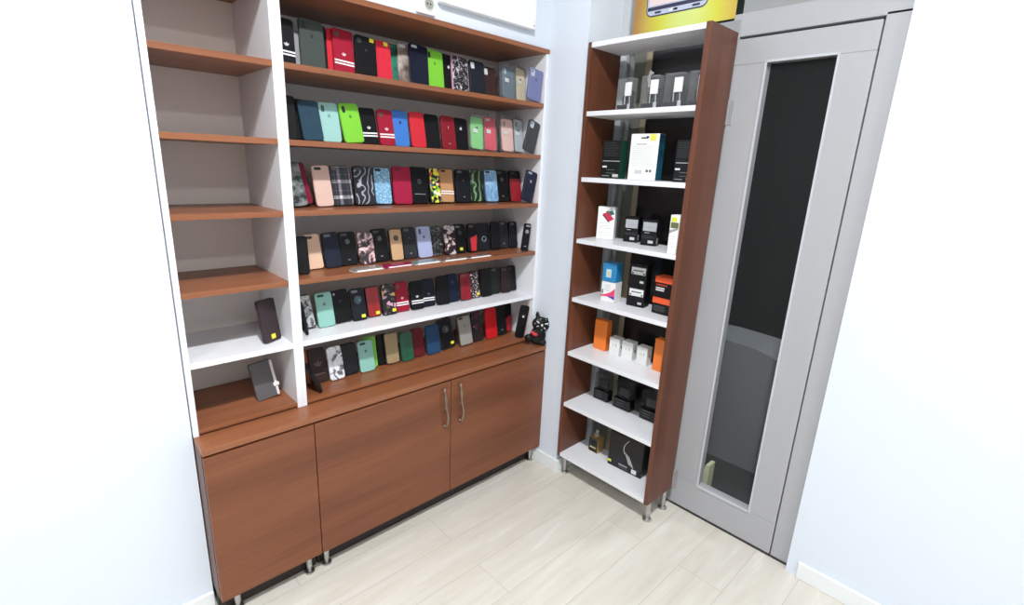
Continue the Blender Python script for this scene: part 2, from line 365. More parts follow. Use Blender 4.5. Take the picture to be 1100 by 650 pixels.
CASES=[
(1, 'black_stripe', -1.1446, -0.25, 0.0539, 0.1498, 3.6, '', 0),
(1, 'silver', -1.0928, -0.226, 0.0493, 0.1228, 3.0, '', 0),
(1, 'olive', -1.0582, -0.25, 0.0829, 0.1614, 3.5, '', 0),
(1, 'black', -1.0221, -0.226, 0.0492, 0.1595, 3.1, '', 0),
(1, 'red', -0.9622, -0.226, 0.0709, 0.1526, 4.2, '', 0),
(1, 'maroon_stripe', -0.9422, -0.239, 0.0733, 0.1549, 3.5, '', 0),
(1, 'black_tag', -0.8624, -0.25, 0.0827, 0.145, 4.2, '', 0),
(1, 'red_tag', -0.7845, -0.239, 0.0652, 0.1456, 2.2, '', 0),
(1, 'green_gloss', -0.7137, -0.213, 0.0709, 0.1498, 2.1, '', 0),
(1, 'marble_brown', -0.678, -0.226, 0.0709, 0.1557, 4.0, '', 0),
(1, 'navy', -0.6366, -0.25, 0.0855, 0.1573, 4.6, '', 0),
(1, 'lime', -0.5517, -0.239, 0.079, 0.1528, 3.1, '', 0),
(1, 'black_logo', -0.4741, -0.226, 0.0709, 0.151, 3.3, '', 0),
(1, 'bw_pattern', -0.4239, -0.239, 0.0833, 0.1511, 3.8, '', 0),
(1, 'ink_window', -0.3366, -0.25, 0.0839, 0.1447, 1.7, '', 0),
(1, 'brown_window', -0.2548, -0.239, 0.0746, 0.1336, 0.6, '', 0),
(1, 'pack_slate', -0.1587, -0.25, 0.0897, 0.1539, 6.0, '', 0),
(1, 'pack_cream', -0.0662, -0.239, 0.0779, 0.1634, 5.7, '', 0),
(1, 'lavender', -0.0576, -0.3244, 0.0872, 0.1345, 8.3, 'corner', 0.0),
(2, 'black', -1.1512, -0.25, 0.041, 0.1436, 3.9, '', 0),
(2, 'black', -1.0945, -0.226, 0.0709, 0.1367, 2.2, '', 0),
(2, 'teal', -1.072, -0.25, 0.0723, 0.1333, -2.7, '', 0),
(2, 'mint', -1.0003, -0.239, 0.0708, 0.1364, -0.7, '', 0),
(2, 'lime', -0.9187, -0.25, 0.0755, 0.1387, -4.7, '', 0),
(2, 'black_stripe', -0.849, -0.239, 0.0647, 0.1326, -1.9, '', 0),
(2, 'maroon_stripe', -0.7815, -0.25, 0.0648, 0.1331, -1.0, '', 0),
(2, 'blue', -0.7118, -0.239, 0.0674, 0.1381, 0.2, '', 0),
(2, 'red', -0.6389, -0.25, 0.0669, 0.1386, 0.1, '', 0),
(2, 'black', -0.5635, -0.239, 0.0685, 0.1369, 0.9, '', 0),
(2, 'maroon', -0.4872, -0.25, 0.0706, 0.1369, 0.7, '', 0),
(2, 'black_logo', -0.4154, -0.239, 0.0688, 0.1342, 2.8, '', 0),
(2, 'pack_green', -0.3362, -0.25, 0.0807, 0.1532, 5.2, '', 0),
(2, 'pack_rose', -0.2467, -0.239, 0.0781, 0.1602, 3.7, '', 0),
(2, 'pack_blush', -0.1474, -0.25, 0.0826, 0.1624, 2.8, '', 0),
(2, 'pack_silver', -0.0648, -0.239, 0.0743, 0.1651, 4.8, '', 0),
(2, 'charcoal_window', -0.0942, -0.3247, 0.0721, 0.1412, 18.7, 'corner', 0.0),
(3, 'grey_marble', -1.1366, -0.24, 0.0696, 0.1513, -5.6, '', 0),
(3, 'wine', -1.1065, -0.216, 0.0709, 0.1478, -7.9, '', 0),
(3, 'rose_gold', -1.0376, -0.24, 0.0644, 0.1459, -1.7, '', 0),
(3, 'plaid', -0.9618, -0.229, 0.0806, 0.1471, -0.5, '', 0),
(3, 'swirl', -0.8789, -0.24, 0.082, 0.1472, 1.5, '', 0),
(3, 'sky_glitter', -0.7936, -0.229, 0.0738, 0.1453, 1.7, '', 0),
(3, 'crimson', -0.7092, -0.24, 0.0838, 0.1496, 1.9, '', 0),
(3, 'black_emblem', -0.6213, -0.229, 0.0814, 0.1497, 2.4, '', 0),
(3, 'fruit', -0.5484, -0.24, 0.0558, 0.1494, 1.4, '', 0),
(3, 'gold_stripe', -0.4797, -0.229, 0.0735, 0.1483, 1.8, '', 0),
(3, 'black_low', -0.3965, -0.24, 0.0824, 0.1454, 2.7, '', 0),
(3, 'leaf', -0.312, -0.229, 0.0811, 0.1473, 1.8, '', 0),
(3, 'sky_marble', -0.2287, -0.24, 0.0801, 0.149, 1.1, '', 0),
(3, 'black_round', -0.1486, -0.229, 0.0704, 0.1482, 1.0, '', 0),
(3, 'black_redpanel', -0.0716, -0.24, 0.0764, 0.147, 1.4, '', 0),
(3, 'navy_logo', -0.0732, -0.3248, 0.0745, 0.1431, 15.9, 'corner', 0.0),
(4, 'black', -1.1455, -0.275, 0.0414, 0.1349, 2.7, '', 0),
(4, 'gold', -1.0753, -0.209, 0.0609, 0.1294, -1.7, '', 0),
(4, 'navy_grain', -1.0071, -0.22, 0.0647, 0.1338, -2.2, '', 0),
(4, 'black_round', -0.9394, -0.209, 0.0664, 0.1316, 0.5, '', 0),
(4, 'blossom', -0.8666, -0.22, 0.0672, 0.126, 0.2, '', 0),
(4, 'black_round', -0.7964, -0.209, 0.0663, 0.1351, -1.3, '', 0),
(4, 'gold_round', -0.7291, -0.22, 0.0617, 0.1335, 0.0, '', 0),
(4, 'graphite', -0.6567, -0.209, 0.0628, 0.1344, -0.5, '', 0),
(4, 'lilac', -0.5867, -0.22, 0.0703, 0.1356, -1.2, '', 0),
(4, 'black_marble', -0.5171, -0.209, 0.0653, 0.1319, -0.7, '', 0),
(4, 'skull', -0.4511, -0.22, 0.0584, 0.1333, 1.7, '', 0),
(4, 'black_tagb', -0.386, -0.209, 0.0639, 0.1328, 2.1, '', 0),
(4, 'black_redcut', -0.3188, -0.22, 0.063, 0.1322, 3.4, '', 0),
(4, 'ring', -0.2425, -0.209, 0.075, 0.1313, 1.5, '', 0),
(4, 'black', -0.1734, -0.22, 0.0593, 0.1362, 2.4, '', 0),
(4, 'graphite_plain', -0.1135, -0.209, 0.0574, 0.1329, 4.8, '', 0),
(4, 'ink_round', -0.0469, -0.22, 0.0729, 0.1303, 3.4, '', 0),
(4, 'black_gloss', -0.0748, -0.3168, 0.0361, 0.1342, 6.8, 'corner', 25.0),
(5, 'black', -1.125, -0.27, 0.07, 0.125, 0, 'side', 0),
(5, 'ink_marble', -1.1261, -0.224, 0.065, 0.1291, -4.1, '', 0),
(5, 'mint_low', -1.0545, -0.235, 0.0662, 0.1333, -1.0, '', 0),
(5, 'black_logo2', -0.9818, -0.224, 0.0681, 0.1302, -3.2, '', 0),
(5, 'lens_emblem', -0.9153, -0.235, 0.063, 0.1301, -1.8, '', 0),
(5, 'red_tagb', -0.8455, -0.224, 0.0593, 0.1273, -0.8, '', 0),
(5, 'figures', -0.7781, -0.235, 0.0661, 0.1305, -0.4, '', 0),
(5, 'maroon_stripe', -0.7092, -0.224, 0.0608, 0.1284, 0.3, '', 0),
(5, 'black_stripe', -0.6412, -0.235, 0.0645, 0.1248, 1.5, '', 0),
(5, 'navy_stripe', -0.5732, -0.224, 0.063, 0.1236, 2.1, '', 0),
(5, 'black', -0.5002, -0.235, 0.0688, 0.1308, 1.9, '', 0),
(5, 'navy_dot', -0.434, -0.224, 0.0585, 0.1315, 0.2, '', 0),
(5, 'red_frame', -0.3702, -0.235, 0.064, 0.1292, 2.7, '', 0),
(5, 'speckle_tag', -0.3047, -0.224, 0.0629, 0.1295, 0.2, '', 0),
(5, 'black', -0.2362, -0.235, 0.0689, 0.135, -0.7, '', 0),
(5, 'black_green', -0.1715, -0.224, 0.0563, 0.1318, 2.3, '', 0),
(5, 'espresso', -0.1103, -0.235, 0.062, 0.1281, 3.7, '', 0),
(5, 'black_dot', -0.041, -0.224, 0.0723, 0.1297, 1.8, '', 0),
(6, 'copper', -1.1059, -0.211, 0.065, 0.1343, 0.8, '', 0),
(6, 'brown_emblem', -1.0893, -0.224, 0.064, 0.138, -1.4, '', 0),
(6, 'white_marble', -1.0229, -0.235, 0.0609, 0.1346, -1.0, '', 0),
(6, 'black_ribbed', -0.9575, -0.224, 0.0612, 0.132, -0.9, '', 0),
(6, 'mint_low', -0.8895, -0.235, 0.0665, 0.1317, -0.5, '', 0),
(6, 'lime_plain', -0.8647, -0.211, 0.065, 0.1343, 1.5, '', 0),
(6, 'black', -0.7953, -0.211, 0.065, 0.1333, 2.3, '', 0),
(6, 'gold_weave', -0.7636, -0.224, 0.0648, 0.1371, 0.7, '', 0),
(6, 'emerald', -0.695, -0.235, 0.0624, 0.1285, 1.1, '', 0),
(6, 'dark_red', -0.6281, -0.224, 0.0603, 0.1314, 0.9, '', 0),
(6, 'denim_blue', -0.5527, -0.235, 0.0722, 0.1346, 0.7, '', 0),
(6, 'black_disc_tag', -0.4597, -0.224, 0.0795, 0.1457, -7.2, '', 0),
(6, 'grey', -0.3606, -0.235, 0.0819, 0.1466, -2.1, '', 0),
(6, 'black_redfloral', -0.2748, -0.224, 0.0663, 0.1478, -0.1, '', 0),
(6, 'red_plain', -0.1943, -0.235, 0.0729, 0.1568, 1.9, '', 0),
(6, 'black_line', -0.1131, -0.224, 0.0666, 0.1555, -0.4, '', 0),
(6, 'black_redcorner', -0.0683, -0.211, 0.065, 0.1567, 5.4, '', 0),
(6, 'black_logo', -0.0785, -0.314, 0.0471, 0.1701, 10.6, 'corner', 25.0)]

# ------------------------------------------------------------ phone cases
CT = .0095
K, WHT = (12, 12, 15), (236, 236, 236)
def ptn(*a, **k): return lambda: pattern(*a, **k)
MARB = ptn('white_marble', 'noise', 14, [(.40, (90, 92, 98)), (.455, (205, 207, 212)), (.5, (226, 228, 233)), (.6, (232, 233, 238))], dist=2.2, detail=4)
S = {
'black_stripe': dict(c=K, logo='trefoil', stripes=1, d='black striped', s='black striped'),
'silver': dict(c=(150, 152, 156), r=.2, cam=None, d='silver glossy', s='silver'),
'olive': dict(c=(62, 70, 66), logo='apple', logoc=(25, 28, 28), cam='pill', d='dark olive grey silicone', s='olive grey'),
'black': dict(c=(15, 15, 18), cam=None, d='plain black', s='plain black'),
'red': dict(c=(200, 42, 56), cam=None, d='bright red', s='bright red'),
'maroon_stripe': dict(c=(150, 22, 48), cam='round', camc=(96, 70, 62), logo='trefoil', stripes=1, d='maroon striped', s='maroon striped'),
'black_tag': dict(c=K, cam='round', camc=(50, 52, 56), tag=(.28, .93), logo='dot', logoc=(50, 50, 54), d='black yellow-stickered', s='stickered black'),
'red_tag': dict(c=(204, 42, 62), tag=(.2, .93), logo='apple', logoc=(190, 28, 48), cam=None, d='red yellow-stickered', s='stickered red'),
'green_gloss': dict(pat=ptn('green_sheen', 'noise', 12, [(.35, (10, 60, 48)), (.6, (46, 150, 120))]), cam=None, rim=K, d='glossy green', s='glossy green'),
'marble_brown': dict(pat=ptn('brown_stone', 'noise', 22, [(.35, (86, 72, 64)), (.5, (140, 126, 118)), (.65, (190, 182, 174))], detail=6), cam='bar', camc=(200, 200, 200), d='brown grey stone pattern', s='stone pattern'),
'navy': dict(c=(24, 28, 46), r=.15, cam='bar', camc=(190, 195, 200), d='glossy navy', s='glossy navy'),
'lime': dict(c=(122, 196, 58), logo='apple', logoc=(66, 140, 24), cam='pill', d='lime green silicone', s='lime green'),
'black_logo': dict(c=K, logo='apple', logoc=(200, 205, 205), cam=None, d='black', s='black logo'),
'bw_pattern': dict(pat=ptn('black_white_scribble', 'noise', 48, [(.53, (18, 18, 22)), (.565, (210, 205, 212))], dist=2.5, interp='CONSTANT'), rim=(196, 150, 176), cam=None, d='black and white scribbled', s='scribbled'),
'ink_window': dict(c=(24, 30, 40), cam='win', d='ink blue leather', s='ink blue'),
'brown_window': dict(c=(58, 36, 34), cam='win', d='dark brown leather', s='dark brown'),
'lavender': dict(c=(112, 118, 156), cam='winl', logo='apple', logoc=(70, 76, 120), d='lavender blue silicone', s='lavender'),
'teal': dict(c=(36, 62, 78), logo='apple', logoc=(22, 40, 52), cam=None, d='dark teal silicone', s='dark teal'),
'mint': dict(c=(148, 192, 186), logo='apple', logoc=(104, 150, 142), cam='pill', camc=(70, 90, 88), d='pale mint silicone', s='pale mint'),
'mint_low': dict(c=(138, 188, 176), logo='apple', logoc=(70, 110, 100), cam='bar', camc=(40, 62, 58), d='mint green silicone', s='mint green'),
'blue': dict(c=(62, 118, 196), logo='apple', logoc=(22, 40, 80), cam=None, d='cornflower blue silicone', s='blue'),
'maroon': dict(c=(128, 24, 38), logo='bolt', logoc=(220, 200, 200), cam=None, mark=1, d='wine red', s='wine red'),
'charcoal_window': dict(c=(58, 60, 62), cam='winl', d='charcoal leather', s='charcoal'),
'grey_marble': dict(pat=ptn('grey_glitter', 'noise', 45, [(.4, (30, 32, 34)), (.6, (128, 132, 132))], detail=5), cam=None, d='dark grey glittery', s='grey glitter'),
'wine': dict(c=(120, 20, 48), cam=None, rim=(60, 18, 26), d='wine red dark-rimmed', s='dark-rimmed wine'),
'rose_gold': dict(c=(206, 174, 162), cam='bar', d='rose gold', s='rose gold'),
'plaid': dict(plaid=1, c=(34, 34, 42), rim=K, cam='bar', camc=(90, 90, 92), d='dark tartan plaid', s='plaid'),
'swirl': dict(pat=ptn('black_white_swirls', 'wave', 11, [(.0, (14, 14, 20)), (.84, (22, 22, 30)), (.95, (160, 166, 176))], dist=22, detail=2), rim=K, cam='bar', camc=(60, 60, 66), d='black with white swirls', s='swirled'),
'sky_glitter': dict(pat=ptn('sky_glitter', 'noise', 110, [(.35, (92, 142, 184)), (.55, (136, 184, 214)), (.7, (190, 222, 236))], detail=4), rim=(50, 70, 92), cam='bar', d='sky blue glitter', s='sky blue'),
'crimson': dict(c=(158, 26, 62), cam='bar', camc=(90, 20, 36), d='crimson', s='crimson'),
'black_emblem': dict(c=K, logo='star', logoc=(150, 155, 158), cam=None, line=1, d='black car-emblem', s='emblem black'),
'fruit': dict(pat=ptn('fruit_print', 'vor', 78, [(0, (16, 18, 14)), (.22, (232, 226, 60)), (.42, (120, 178, 52)), (.58, (14, 16, 14)), (.68, (226, 92, 48)), (.78, (236, 236, 220)), (.88, (40, 80, 110))], interp='CONSTANT'), rim=K, cam=None, d='yellow and green fruit print', s='fruit print'),
'gold_stripe': dict(c=(190, 142, 100), cam='bar', stripes=1, stripey=.30, rim=(40, 30, 26), d='bronze gold white-striped', s='striped bronze'),
'black_low': dict(c=(20, 20, 30), cam='bar', camc=(96, 96, 100), logo='dot', logoc=(90, 84, 80), mark=1, d='black emblem', s='black emblem'),
'leaf': dict(pat=ptn('leaf_swirls', 'wave', 9, [(.0, (10, 16, 12)), (.6, (16, 44, 28)), (.88, (60, 110, 66)), (1, (150, 180, 130))], dist=16, detail=2), rim=K, cam='bar', camc=(60, 66, 60), d='dark green leaf pattern', s='leaf pattern'),
'sky_marble': dict(pat=ptn('sky_marble', 'noise', 24, [(.35, (96, 146, 192)), (.55, (142, 186, 220)), (.7, (200, 224, 240))], dist=1.5), rim=(70, 90, 120), cam='bar', camc=(50, 60, 74), d='light blue marbled', s='blue marbled'),
'black_round': dict(c=(20, 20, 22), cam='bar', camc=(70, 70, 72), logo='hole', logoc=(92, 92, 92), mark=1, d='black round-cutout', s='round-cutout black'),
'black_redpanel': dict(c=K, panel=((158, 24, 40), 0, .37, .92, .74), cam='bar', camc=(40, 40, 44), d='black case with red lower panel', s='red-panelled'),
'navy_logo': dict(c=(24, 26, 46), cam='bar', camc=(150, 155, 165), logo='apple', logoc=(170, 176, 186), d='navy blue', s='navy'),
'gold': dict(c=(226, 190, 164), cam='bar', camc=(60, 50, 44), d='champagne gold', s='champagne gold'),
'navy_grain': dict(c=(28, 34, 50), cam='bar', camc=(110, 112, 118), d='navy grained leather', s='navy grained'),
'blossom': dict(pat=ptn('blossom_print', 'noise', 34, [(.42, (40, 34, 36)), (.50, (96, 78, 78)), (.55, (222, 180, 182)), (.66, (240, 226, 224))], dist=1.2, detail=3), cam=None, d='pink blossom print', s='blossom print'),
'gold_round': dict(c=(202, 164, 126), logo='hole', logoc=(84, 74, 62), cam=None, rim=(40, 34, 30), d='gold round-cutout', s='gold'),
'graphite': dict(c=(44, 46, 50), cam='bar', camc=(90, 92, 96), logo='dot', logoc=(70, 72, 76), mark=1, d='graphite grey', s='graphite'),
'lilac': dict(c=(168, 178, 212), cam='pill', camc=(80, 84, 104), logo='apple', logoc=(96, 102, 132), d='lilac silicone', s='lilac'),
'black_marble': dict(pat=ptn('black_marble', 'noise', 18, [(.47, (20, 20, 22)), (.495, (150, 150, 152)), (.52, (22, 22, 24))], dist=2.5), cam='bar', camc=(60, 60, 60), d='black marble-veined', s='black marble'),
'skull': dict(pat=ptn('skull_flowers', 'noise', 48, [(.42, (30, 24, 26)), (.50, (120, 40, 46)), (.54, (205, 204, 204))], detail=3, interp='CONSTANT'), cam='bar', camc=(170, 170, 170), d='white floral with red flowers', s='red-flowered'),
'black_tagb': dict(c=K, cam='bar', camc=(100, 100, 104), logo='hole', logoc=(60, 60, 62), tag=(.02, .14), d='black yellow-stickered', s='stickered black'),
'black_redcut': dict(c=K, cam='bar', camc=(110, 80, 80), panel=((196, 44, 52), .05, .33, .66, .58), d='black case with red slanted panel', s='red-cut'),
'ring': dict(c=(26, 28, 34), cam=None, logo='ring', logoc=(180, 200, 205), d='black ring-holder', s='ring-holder'),
'graphite_plain': dict(c=(40, 42, 46), cam='bar', camc=(96, 98, 100), mark=1, d='plain graphite', s='plain graphite'),
'ink_round': dict(c=(22, 24, 34), cam='bar', camc=(90, 92, 98), logo='dot', logoc=(60, 62, 70), d='ink black', s='ink black'),
'black_gloss': dict(c=(16, 18, 24), r=.12, cam='bar', camc=(120, 124, 130), logo='hole', logoc=(120, 124, 134), mark=1, d='glossy black', s='glossy black'),
'ink_marble': dict(pat=ptn('ink_marble', 'noise', 30, [(.42, (60, 62, 64)), (.52, (176, 178, 178)), (.6, (206, 207, 206))], dist=1.4), rim=K, cam=None, d='black-framed white ink-splashed', s='ink-splashed'),
'black_logo2': dict(c=K, cam='dotcam', camc=(150, 150, 154), logo='dot', logoc=(60, 50, 50), d='matte black small-lens', s='small-lens black'),
'lens_emblem': dict(c=(22, 26, 34), cam='bar', camc=(120, 120, 126), logo='lens', logoc=(40, 78, 88), tag=(.22, .12), d='dark case with teal lens emblem', s='lens-emblem'),
'red_tagb': dict(pat=ptn('red_sheen', 'noise', 9, [(.35, (104, 14, 16)), (.6, (178, 30, 28))]), rim=K, tag=(.22, .12), cam=None, d='glossy red yellow-stickered', s='stickered red'),
'figures': dict(pat=ptn('ornate_figures', 'vor', 75, [(0, (22, 16, 22)), (.36, (88, 70, 66)), (.5, (18, 14, 18)), (.7, (214, 180, 84)), (.8, (200, 150, 170)), (.9, (30, 22, 30))], interp='CONSTANT'), rim=K, tag=(.26, .14), cam=None, d='ornate multicoloured stickered', s='ornate'),
'navy_stripe': dict(c=(22, 26, 38), logo='trefoil', logoc=(90, 92, 100), stripes=1, d='navy black striped', s='navy striped'),
'navy_dot': dict(c=(20, 28, 52), logo='hole', logoc=(40, 52, 90), cam=None, d='dark navy round-mark', s='dark navy'),
'red_frame': dict(pat=ptn('dull_red', 'noise', 16, [(.35, (118, 20, 34)), (.65, (158, 32, 46))]), rim=(60, 30, 34), cam='bar', camc=(110, 84, 76), d='dull red dark-framed', s='dull red'),
'speckle_tag': dict(pat=ptn('speckled_flowers', 'noise', 120, [(.52, (22, 18, 20)), (.56, (206, 180, 178)), (.62, (236, 232, 230))], detail=2, interp='CONSTANT'), tag=(.25, .14), cam=None, rim=K, d='black white-speckled stickered', s='speckled'),
'black_green': dict(c=(30, 36, 34), cam='bar', camc=(84, 88, 88), d='greenish black', s='greenish black'),
'espresso': dict(c=(42, 28, 30), cam='bar', camc=(84, 74, 74), d='espresso brown', s='espresso'),
'black_dot': dict(c=(20, 20, 24), cam='dotcam', camc=(76, 80, 84), d='soft black', s='soft black'),
'copper': dict(c=(166, 98, 62), cam=None, d='copper brown', s='copper'),
'brown_emblem': dict(c=(52, 34, 32), logo='trefoil_big', logoc=(84, 66, 60), cam=None, line=1, linec=(104, 90, 82), d='dark brown embossed', s='brown embossed'),
'white_marble': dict(pat=MARB, cam=None, d='white marble', s='white marble'),
'black_ribbed': dict(c=(18, 20, 22), cam=None, ribs=1, d='black ribbed', s='ribbed black'),
'lime_plain': dict(c=(122, 190, 72), cam=None, d='lime green', s='lime green'),
'gold_weave': dict(pat=ptn('gold_weave', 'wave', 55, [(.3, (106, 88, 60)), (.6, (184, 160, 116))], dist=2.0, detail=1, rot=(0, .8, 0)), rim=(60, 50, 36), cam=None, d='gold woven-texture', s='gold woven'),
'emerald': dict(pat=ptn('emerald_sheen', 'noise', 10, [(.35, (8, 52, 34)), (.65, (22, 104, 66))]), logo='dot', logoc=(30, 60, 46), cam=None, d='emerald green', s='emerald'),
'dark_red': dict(c=(92, 20, 30), cam=None, d='dark red', s='dark red'),
'denim_blue': dict(c=(32, 66, 100), cam=None, d='denim blue', s='denim blue'),
'black_disc_tag': dict(c=K, rim=(44, 44, 48), cam=None, logo='lens', logoc=(74, 80, 84), tag=(.26, .14), d='black shockproof disc-mounted stickered', s='disc-mounted'),
'grey': dict(c=(150, 148, 142), cam='bar', camc=(24, 24, 24), logo='apple', logoc=(118, 108, 100), rim=(66, 64, 60), d='warm grey silicone', s='warm grey'),
'black_redfloral': dict(pat=ptn('black_red_floral', 'noise', 26, [(.5, (20, 18, 20)), (.60, (96, 18, 36)), (.70, (190, 180, 182))], dist=1.5), cam=None, rim=K, d='black and red floral', s='red floral'),
'red_plain': dict(c=(196, 26, 34), cam=None, d='bright red', s='bright red'),
'black_line': dict(c=(24, 26, 28), cam=None, mark=1, d='black small-marked', s='small-marked black'),
'black_redcorner': dict(c=K, panel=((186, 30, 44), 0, .30, .85, .55), cam=None, d='black case with red lower corner', s='red-cornered'),
'pack_slate': dict(c=(92, 112, 124), pack=1, logo='apple', logoc=(60, 74, 84), cam='pill', camc=(190, 195, 198), d='slate blue', s='slate pack'),
'pack_cream': dict(c=(216, 204, 176), pack=1, logo='dot', logoc=(20, 20, 20), cam=None, d='cream', s='cream pack'),
'pack_green': dict(c=(126, 196, 122), pack=1, logo='apple', logoc=(30, 60, 30), cam=None, d='light green', s='green pack'),
'pack_rose': dict(c=(206, 72, 90), pack=1, logo=None, cam='bar', camc=(180, 180, 180), d='rose red', s='rose pack'),
'pack_blush': dict(c=(226, 188, 180), pack=1, logo=None, cam='pill', camc=(150, 130, 128), d='blush pink', s='blush pack'),
'pack_silver': dict(c=(186, 196, 204), pack=1, logo='apple', logoc=(70, 78, 84), cam='pill', camc=(120, 126, 130), d='silver grey', s='silver pack'),
}
def plaid_mat():
    if 'plaid' in MATS: return MATS['plaid']
    m, n, l, p = newmat('tartan'); t = n.new('ShaderNodeTexCoord'); sp = n.new('ShaderNodeSeparateXYZ'); l.new(t.outputs['Object'], sp.inputs[0])
    acc = None
    def band(src, per, lo, hi, off, amt):
        a = n.new('ShaderNodeMath'); a.operation = 'MULTIPLY_ADD'; a.inputs[1].default_value = 1/per; a.inputs[2].default_value = off; l.new(src, a.inputs[0])
        f = n.new('ShaderNodeMath'); f.operation = 'FRACT'; l.new(a.outputs[0], f.inputs[0])
        g = n.new('ShaderNodeMath'); g.operation = 'LESS_THAN'; g.inputs[1].default_value = hi; l.new(f.outputs[0], g.inputs[0])
        h = n.new('ShaderNodeMath'); h.operation = 'MULTIPLY'; h.inputs[1].default_value = amt; l.new(g.outputs[0], h.inputs[0]); return h.outputs[0]
    outs = [band(sp.outputs['X'], .046, 0, .22, .30, .34), band(sp.outputs['Z'], .058, 0, .20, .55, .34), band(sp.outputs['X'], .023, 0, .05, .1, .3), band(sp.outputs['Z'], .029, 0, .04, .1, .3)]
    acc = outs[0]
    for o_ in outs[1:]:
        a = n.new('ShaderNodeMath'); a.operation = 'ADD'; l.new(acc, a.inputs[0]); l.new(o_, a.inputs[1]); acc = a.outputs[0]
    r = ramp(n, [(0, (26, 26, 36)), (.3, (92, 84, 92)), (.36, (128, 122, 128)), (.68, (214, 212, 214))]); l.new(acc, r.inputs['Fac']); l.new(r.outputs['Color'], p.inputs['Base Color'])
    p.inputs['Roughness'].default_value = .3; MATS['plaid'] = m; return m
def apple_pts(cx, cz, s):
    raw = [(0, .34), (.12, .42), (.30, .42), (.42, .30), (.34, .18), (.32, .05), (.44, -.10), (.34, -.34), (.20, -.46), (.08, -.42), (0, -.40), (-.08, -.42), (-.20, -.46), (-.36, -.32), (-.46, -.05), (-.46, .20), (-.36, .38), (-.18, .43)]
    return [(cx+x*s, cz+z*s) for x, z in raw]
SHELLS = {}
PRNT = {}
def place_txt(r):
    return {1: 'on the top shelf', 2: 'on the second shelf', 3: 'on the third shelf', 4: 'on the fourth shelf', 5: 'on the white fifth shelf', 6: 'on the lowest wooden board'}[r]
def build_case(root, key, w, h, t=CT, zoff=0.0):
    sp = S[key]
    mat = plaid_mat() if sp.get('plaid') else (sp['pat']() if 'pat' in sp else plain('case_'+key, sp['c'], sp.get('r', .5), spec=.25))
    rimc = sp.get('rim')
    bm = bmesh.new(); R = min(.011, w*.22)
    plate(bm, rrpts(w, h, R, 0, h/2+zoff), 0, -t, .0016)
    link('shell', bm, plain('rim_'+key, rimc, .4) if rimc else mat, root)
    yf = -t
    if rimc:
        bm = bmesh.new(); m_ = .0035; plate(bm, rrpts(w-2*m_, h-2*m_, R*.8, 0, h/2+zoff), yf+.001, yf-.0009, .0005); link('back_panel', bm, mat, root); yf -= .0009
    def flat(name, pts, rgb, d=.0006, rough=.5, y=None):
        bm = bmesh.new(); y = yf if y is None else y; plate(bm, pts, y+.0006, y-d)
        return link(name, bm, plain('mark_%d_%d_%d' % rgb, rgb, rough), root)
    if 'panel' in sp:
        rgb, px_, pz_, pw_, ph_ = sp['panel']
        if key == 'black_redcut' or key == 'black_redcorner':
            W_, H_ = w*pw_, h*ph_; cx, cz = px_*w, pz_*h+zoff
            pts = [(cx+W_/2, cz+H_/2), (cx-W_/2, cz+H_*.28), (cx-W_*.42, cz-H_/2), (cx+W_*.3, cz-H_/2)]
            if key == 'black_redcorner': pts = [(cx+W_/2, cz+H_/2), (cx-W_/2, cz+H_*.15), (cx-W_*.40, cz-H_/2), (cx+W_*.45, cz-H_/2)]
            flat('red_panel', pts, rgb)
        else: flat('red_panel', rrpts(w*pw_, h*ph_, .006, px_*w, pz_*h+zoff), rgb)
    cam = sp.get('cam'); cc = sp.get('camc', (30, 32, 34))
    if cam == 'pill': flat('camera_cutout', rrpts(.012, .024, .0058, -w*.5+.016, h-.022+zoff), cc)
    if cam == 'bar': flat('camera_cutout', rrpts(.026, .010, .0046, -w*.5+.022, h-.012+zoff), cc)
    if cam == 'round': flat('camera_cutout', disc(.0095, -w*.5+.016, h-.020+zoff), cc)
    if cam == 'dotcam': flat('camera_cutout', disc(.0045, -w*.5+.014, h-.014+zoff), cc)
    if cam == 'win': flat('camera_cutout', rrpts(.019, .026, .004, -w*.5+.018, h-.022+zoff), (206, 208, 210))
    if cam == 'winl':
        flat('camera_cutout', rrpts(.022, .028, .006, -w*.5+.019, h-.022+zoff), (176, 182, 196))
        flat('lens', disc(.005, -w*.5+.015, h-.016+zoff), (90, 96, 120), y=yf-.0006)
    lg = sp.get('logo'); lc = sp.get('logoc', (200, 200, 204)); cz = h*.66+zoff
    if lg == 'apple':
        bm = bmesh.new(); plate(bm, apple_pts(0, cz, .012), yf+.0006, yf-.0005); plate(bm, [(.0005, cz+.0065), (.001, cz+.0085), (.0035, cz+.0105), (.003, cz+.0078)], yf+.0006, yf-.0005)
        link('logo', bm, plain('mark_%d_%d_%d' % lc, lc), root)
    if lg in ('trefoil', 'trefoil_big'):
        s_ = 1.0 if lg == 'trefoil' else 2.1; cz2 = h*.43+zoff if lg == 'trefoil' else h*.50+zoff
        if key != 'black_stripe' and lg == 'trefoil' and 'logoc' not in sp: lc = (222, 190, 196)
        bm = bmesh.new()
        for a in (-52, 0, 52):
            q = []
            for k in range(12):
                u = 2*PI*k/12; ex, ez = .0022*s_*math.cos(u), .0050*s_*math.sin(u)+.0050*s_
                ca, sa = math.cos(rad(a)), math.sin(rad(a)); q.append((ex*ca+ez*sa, cz2-ex*sa+ez*ca))
            plate(bm, q, yf+.0006, yf-.0004-.0001*(a/52))
        plate(bm, rect(.010*s_, .0012*s_, 0, cz2-.001*s_), yf+.0006, yf-.0006)
        link('logo', bm, plain('mark_%d_%d_%d' % lc, lc), root)
    if sp.get('stripes'):
        zz = h*sp.get('stripey', .265)+zoff
        for dz in (0, .0098): flat('stripe', rect(w*.955, .0052, 0, zz+dz-.0045), WHT)
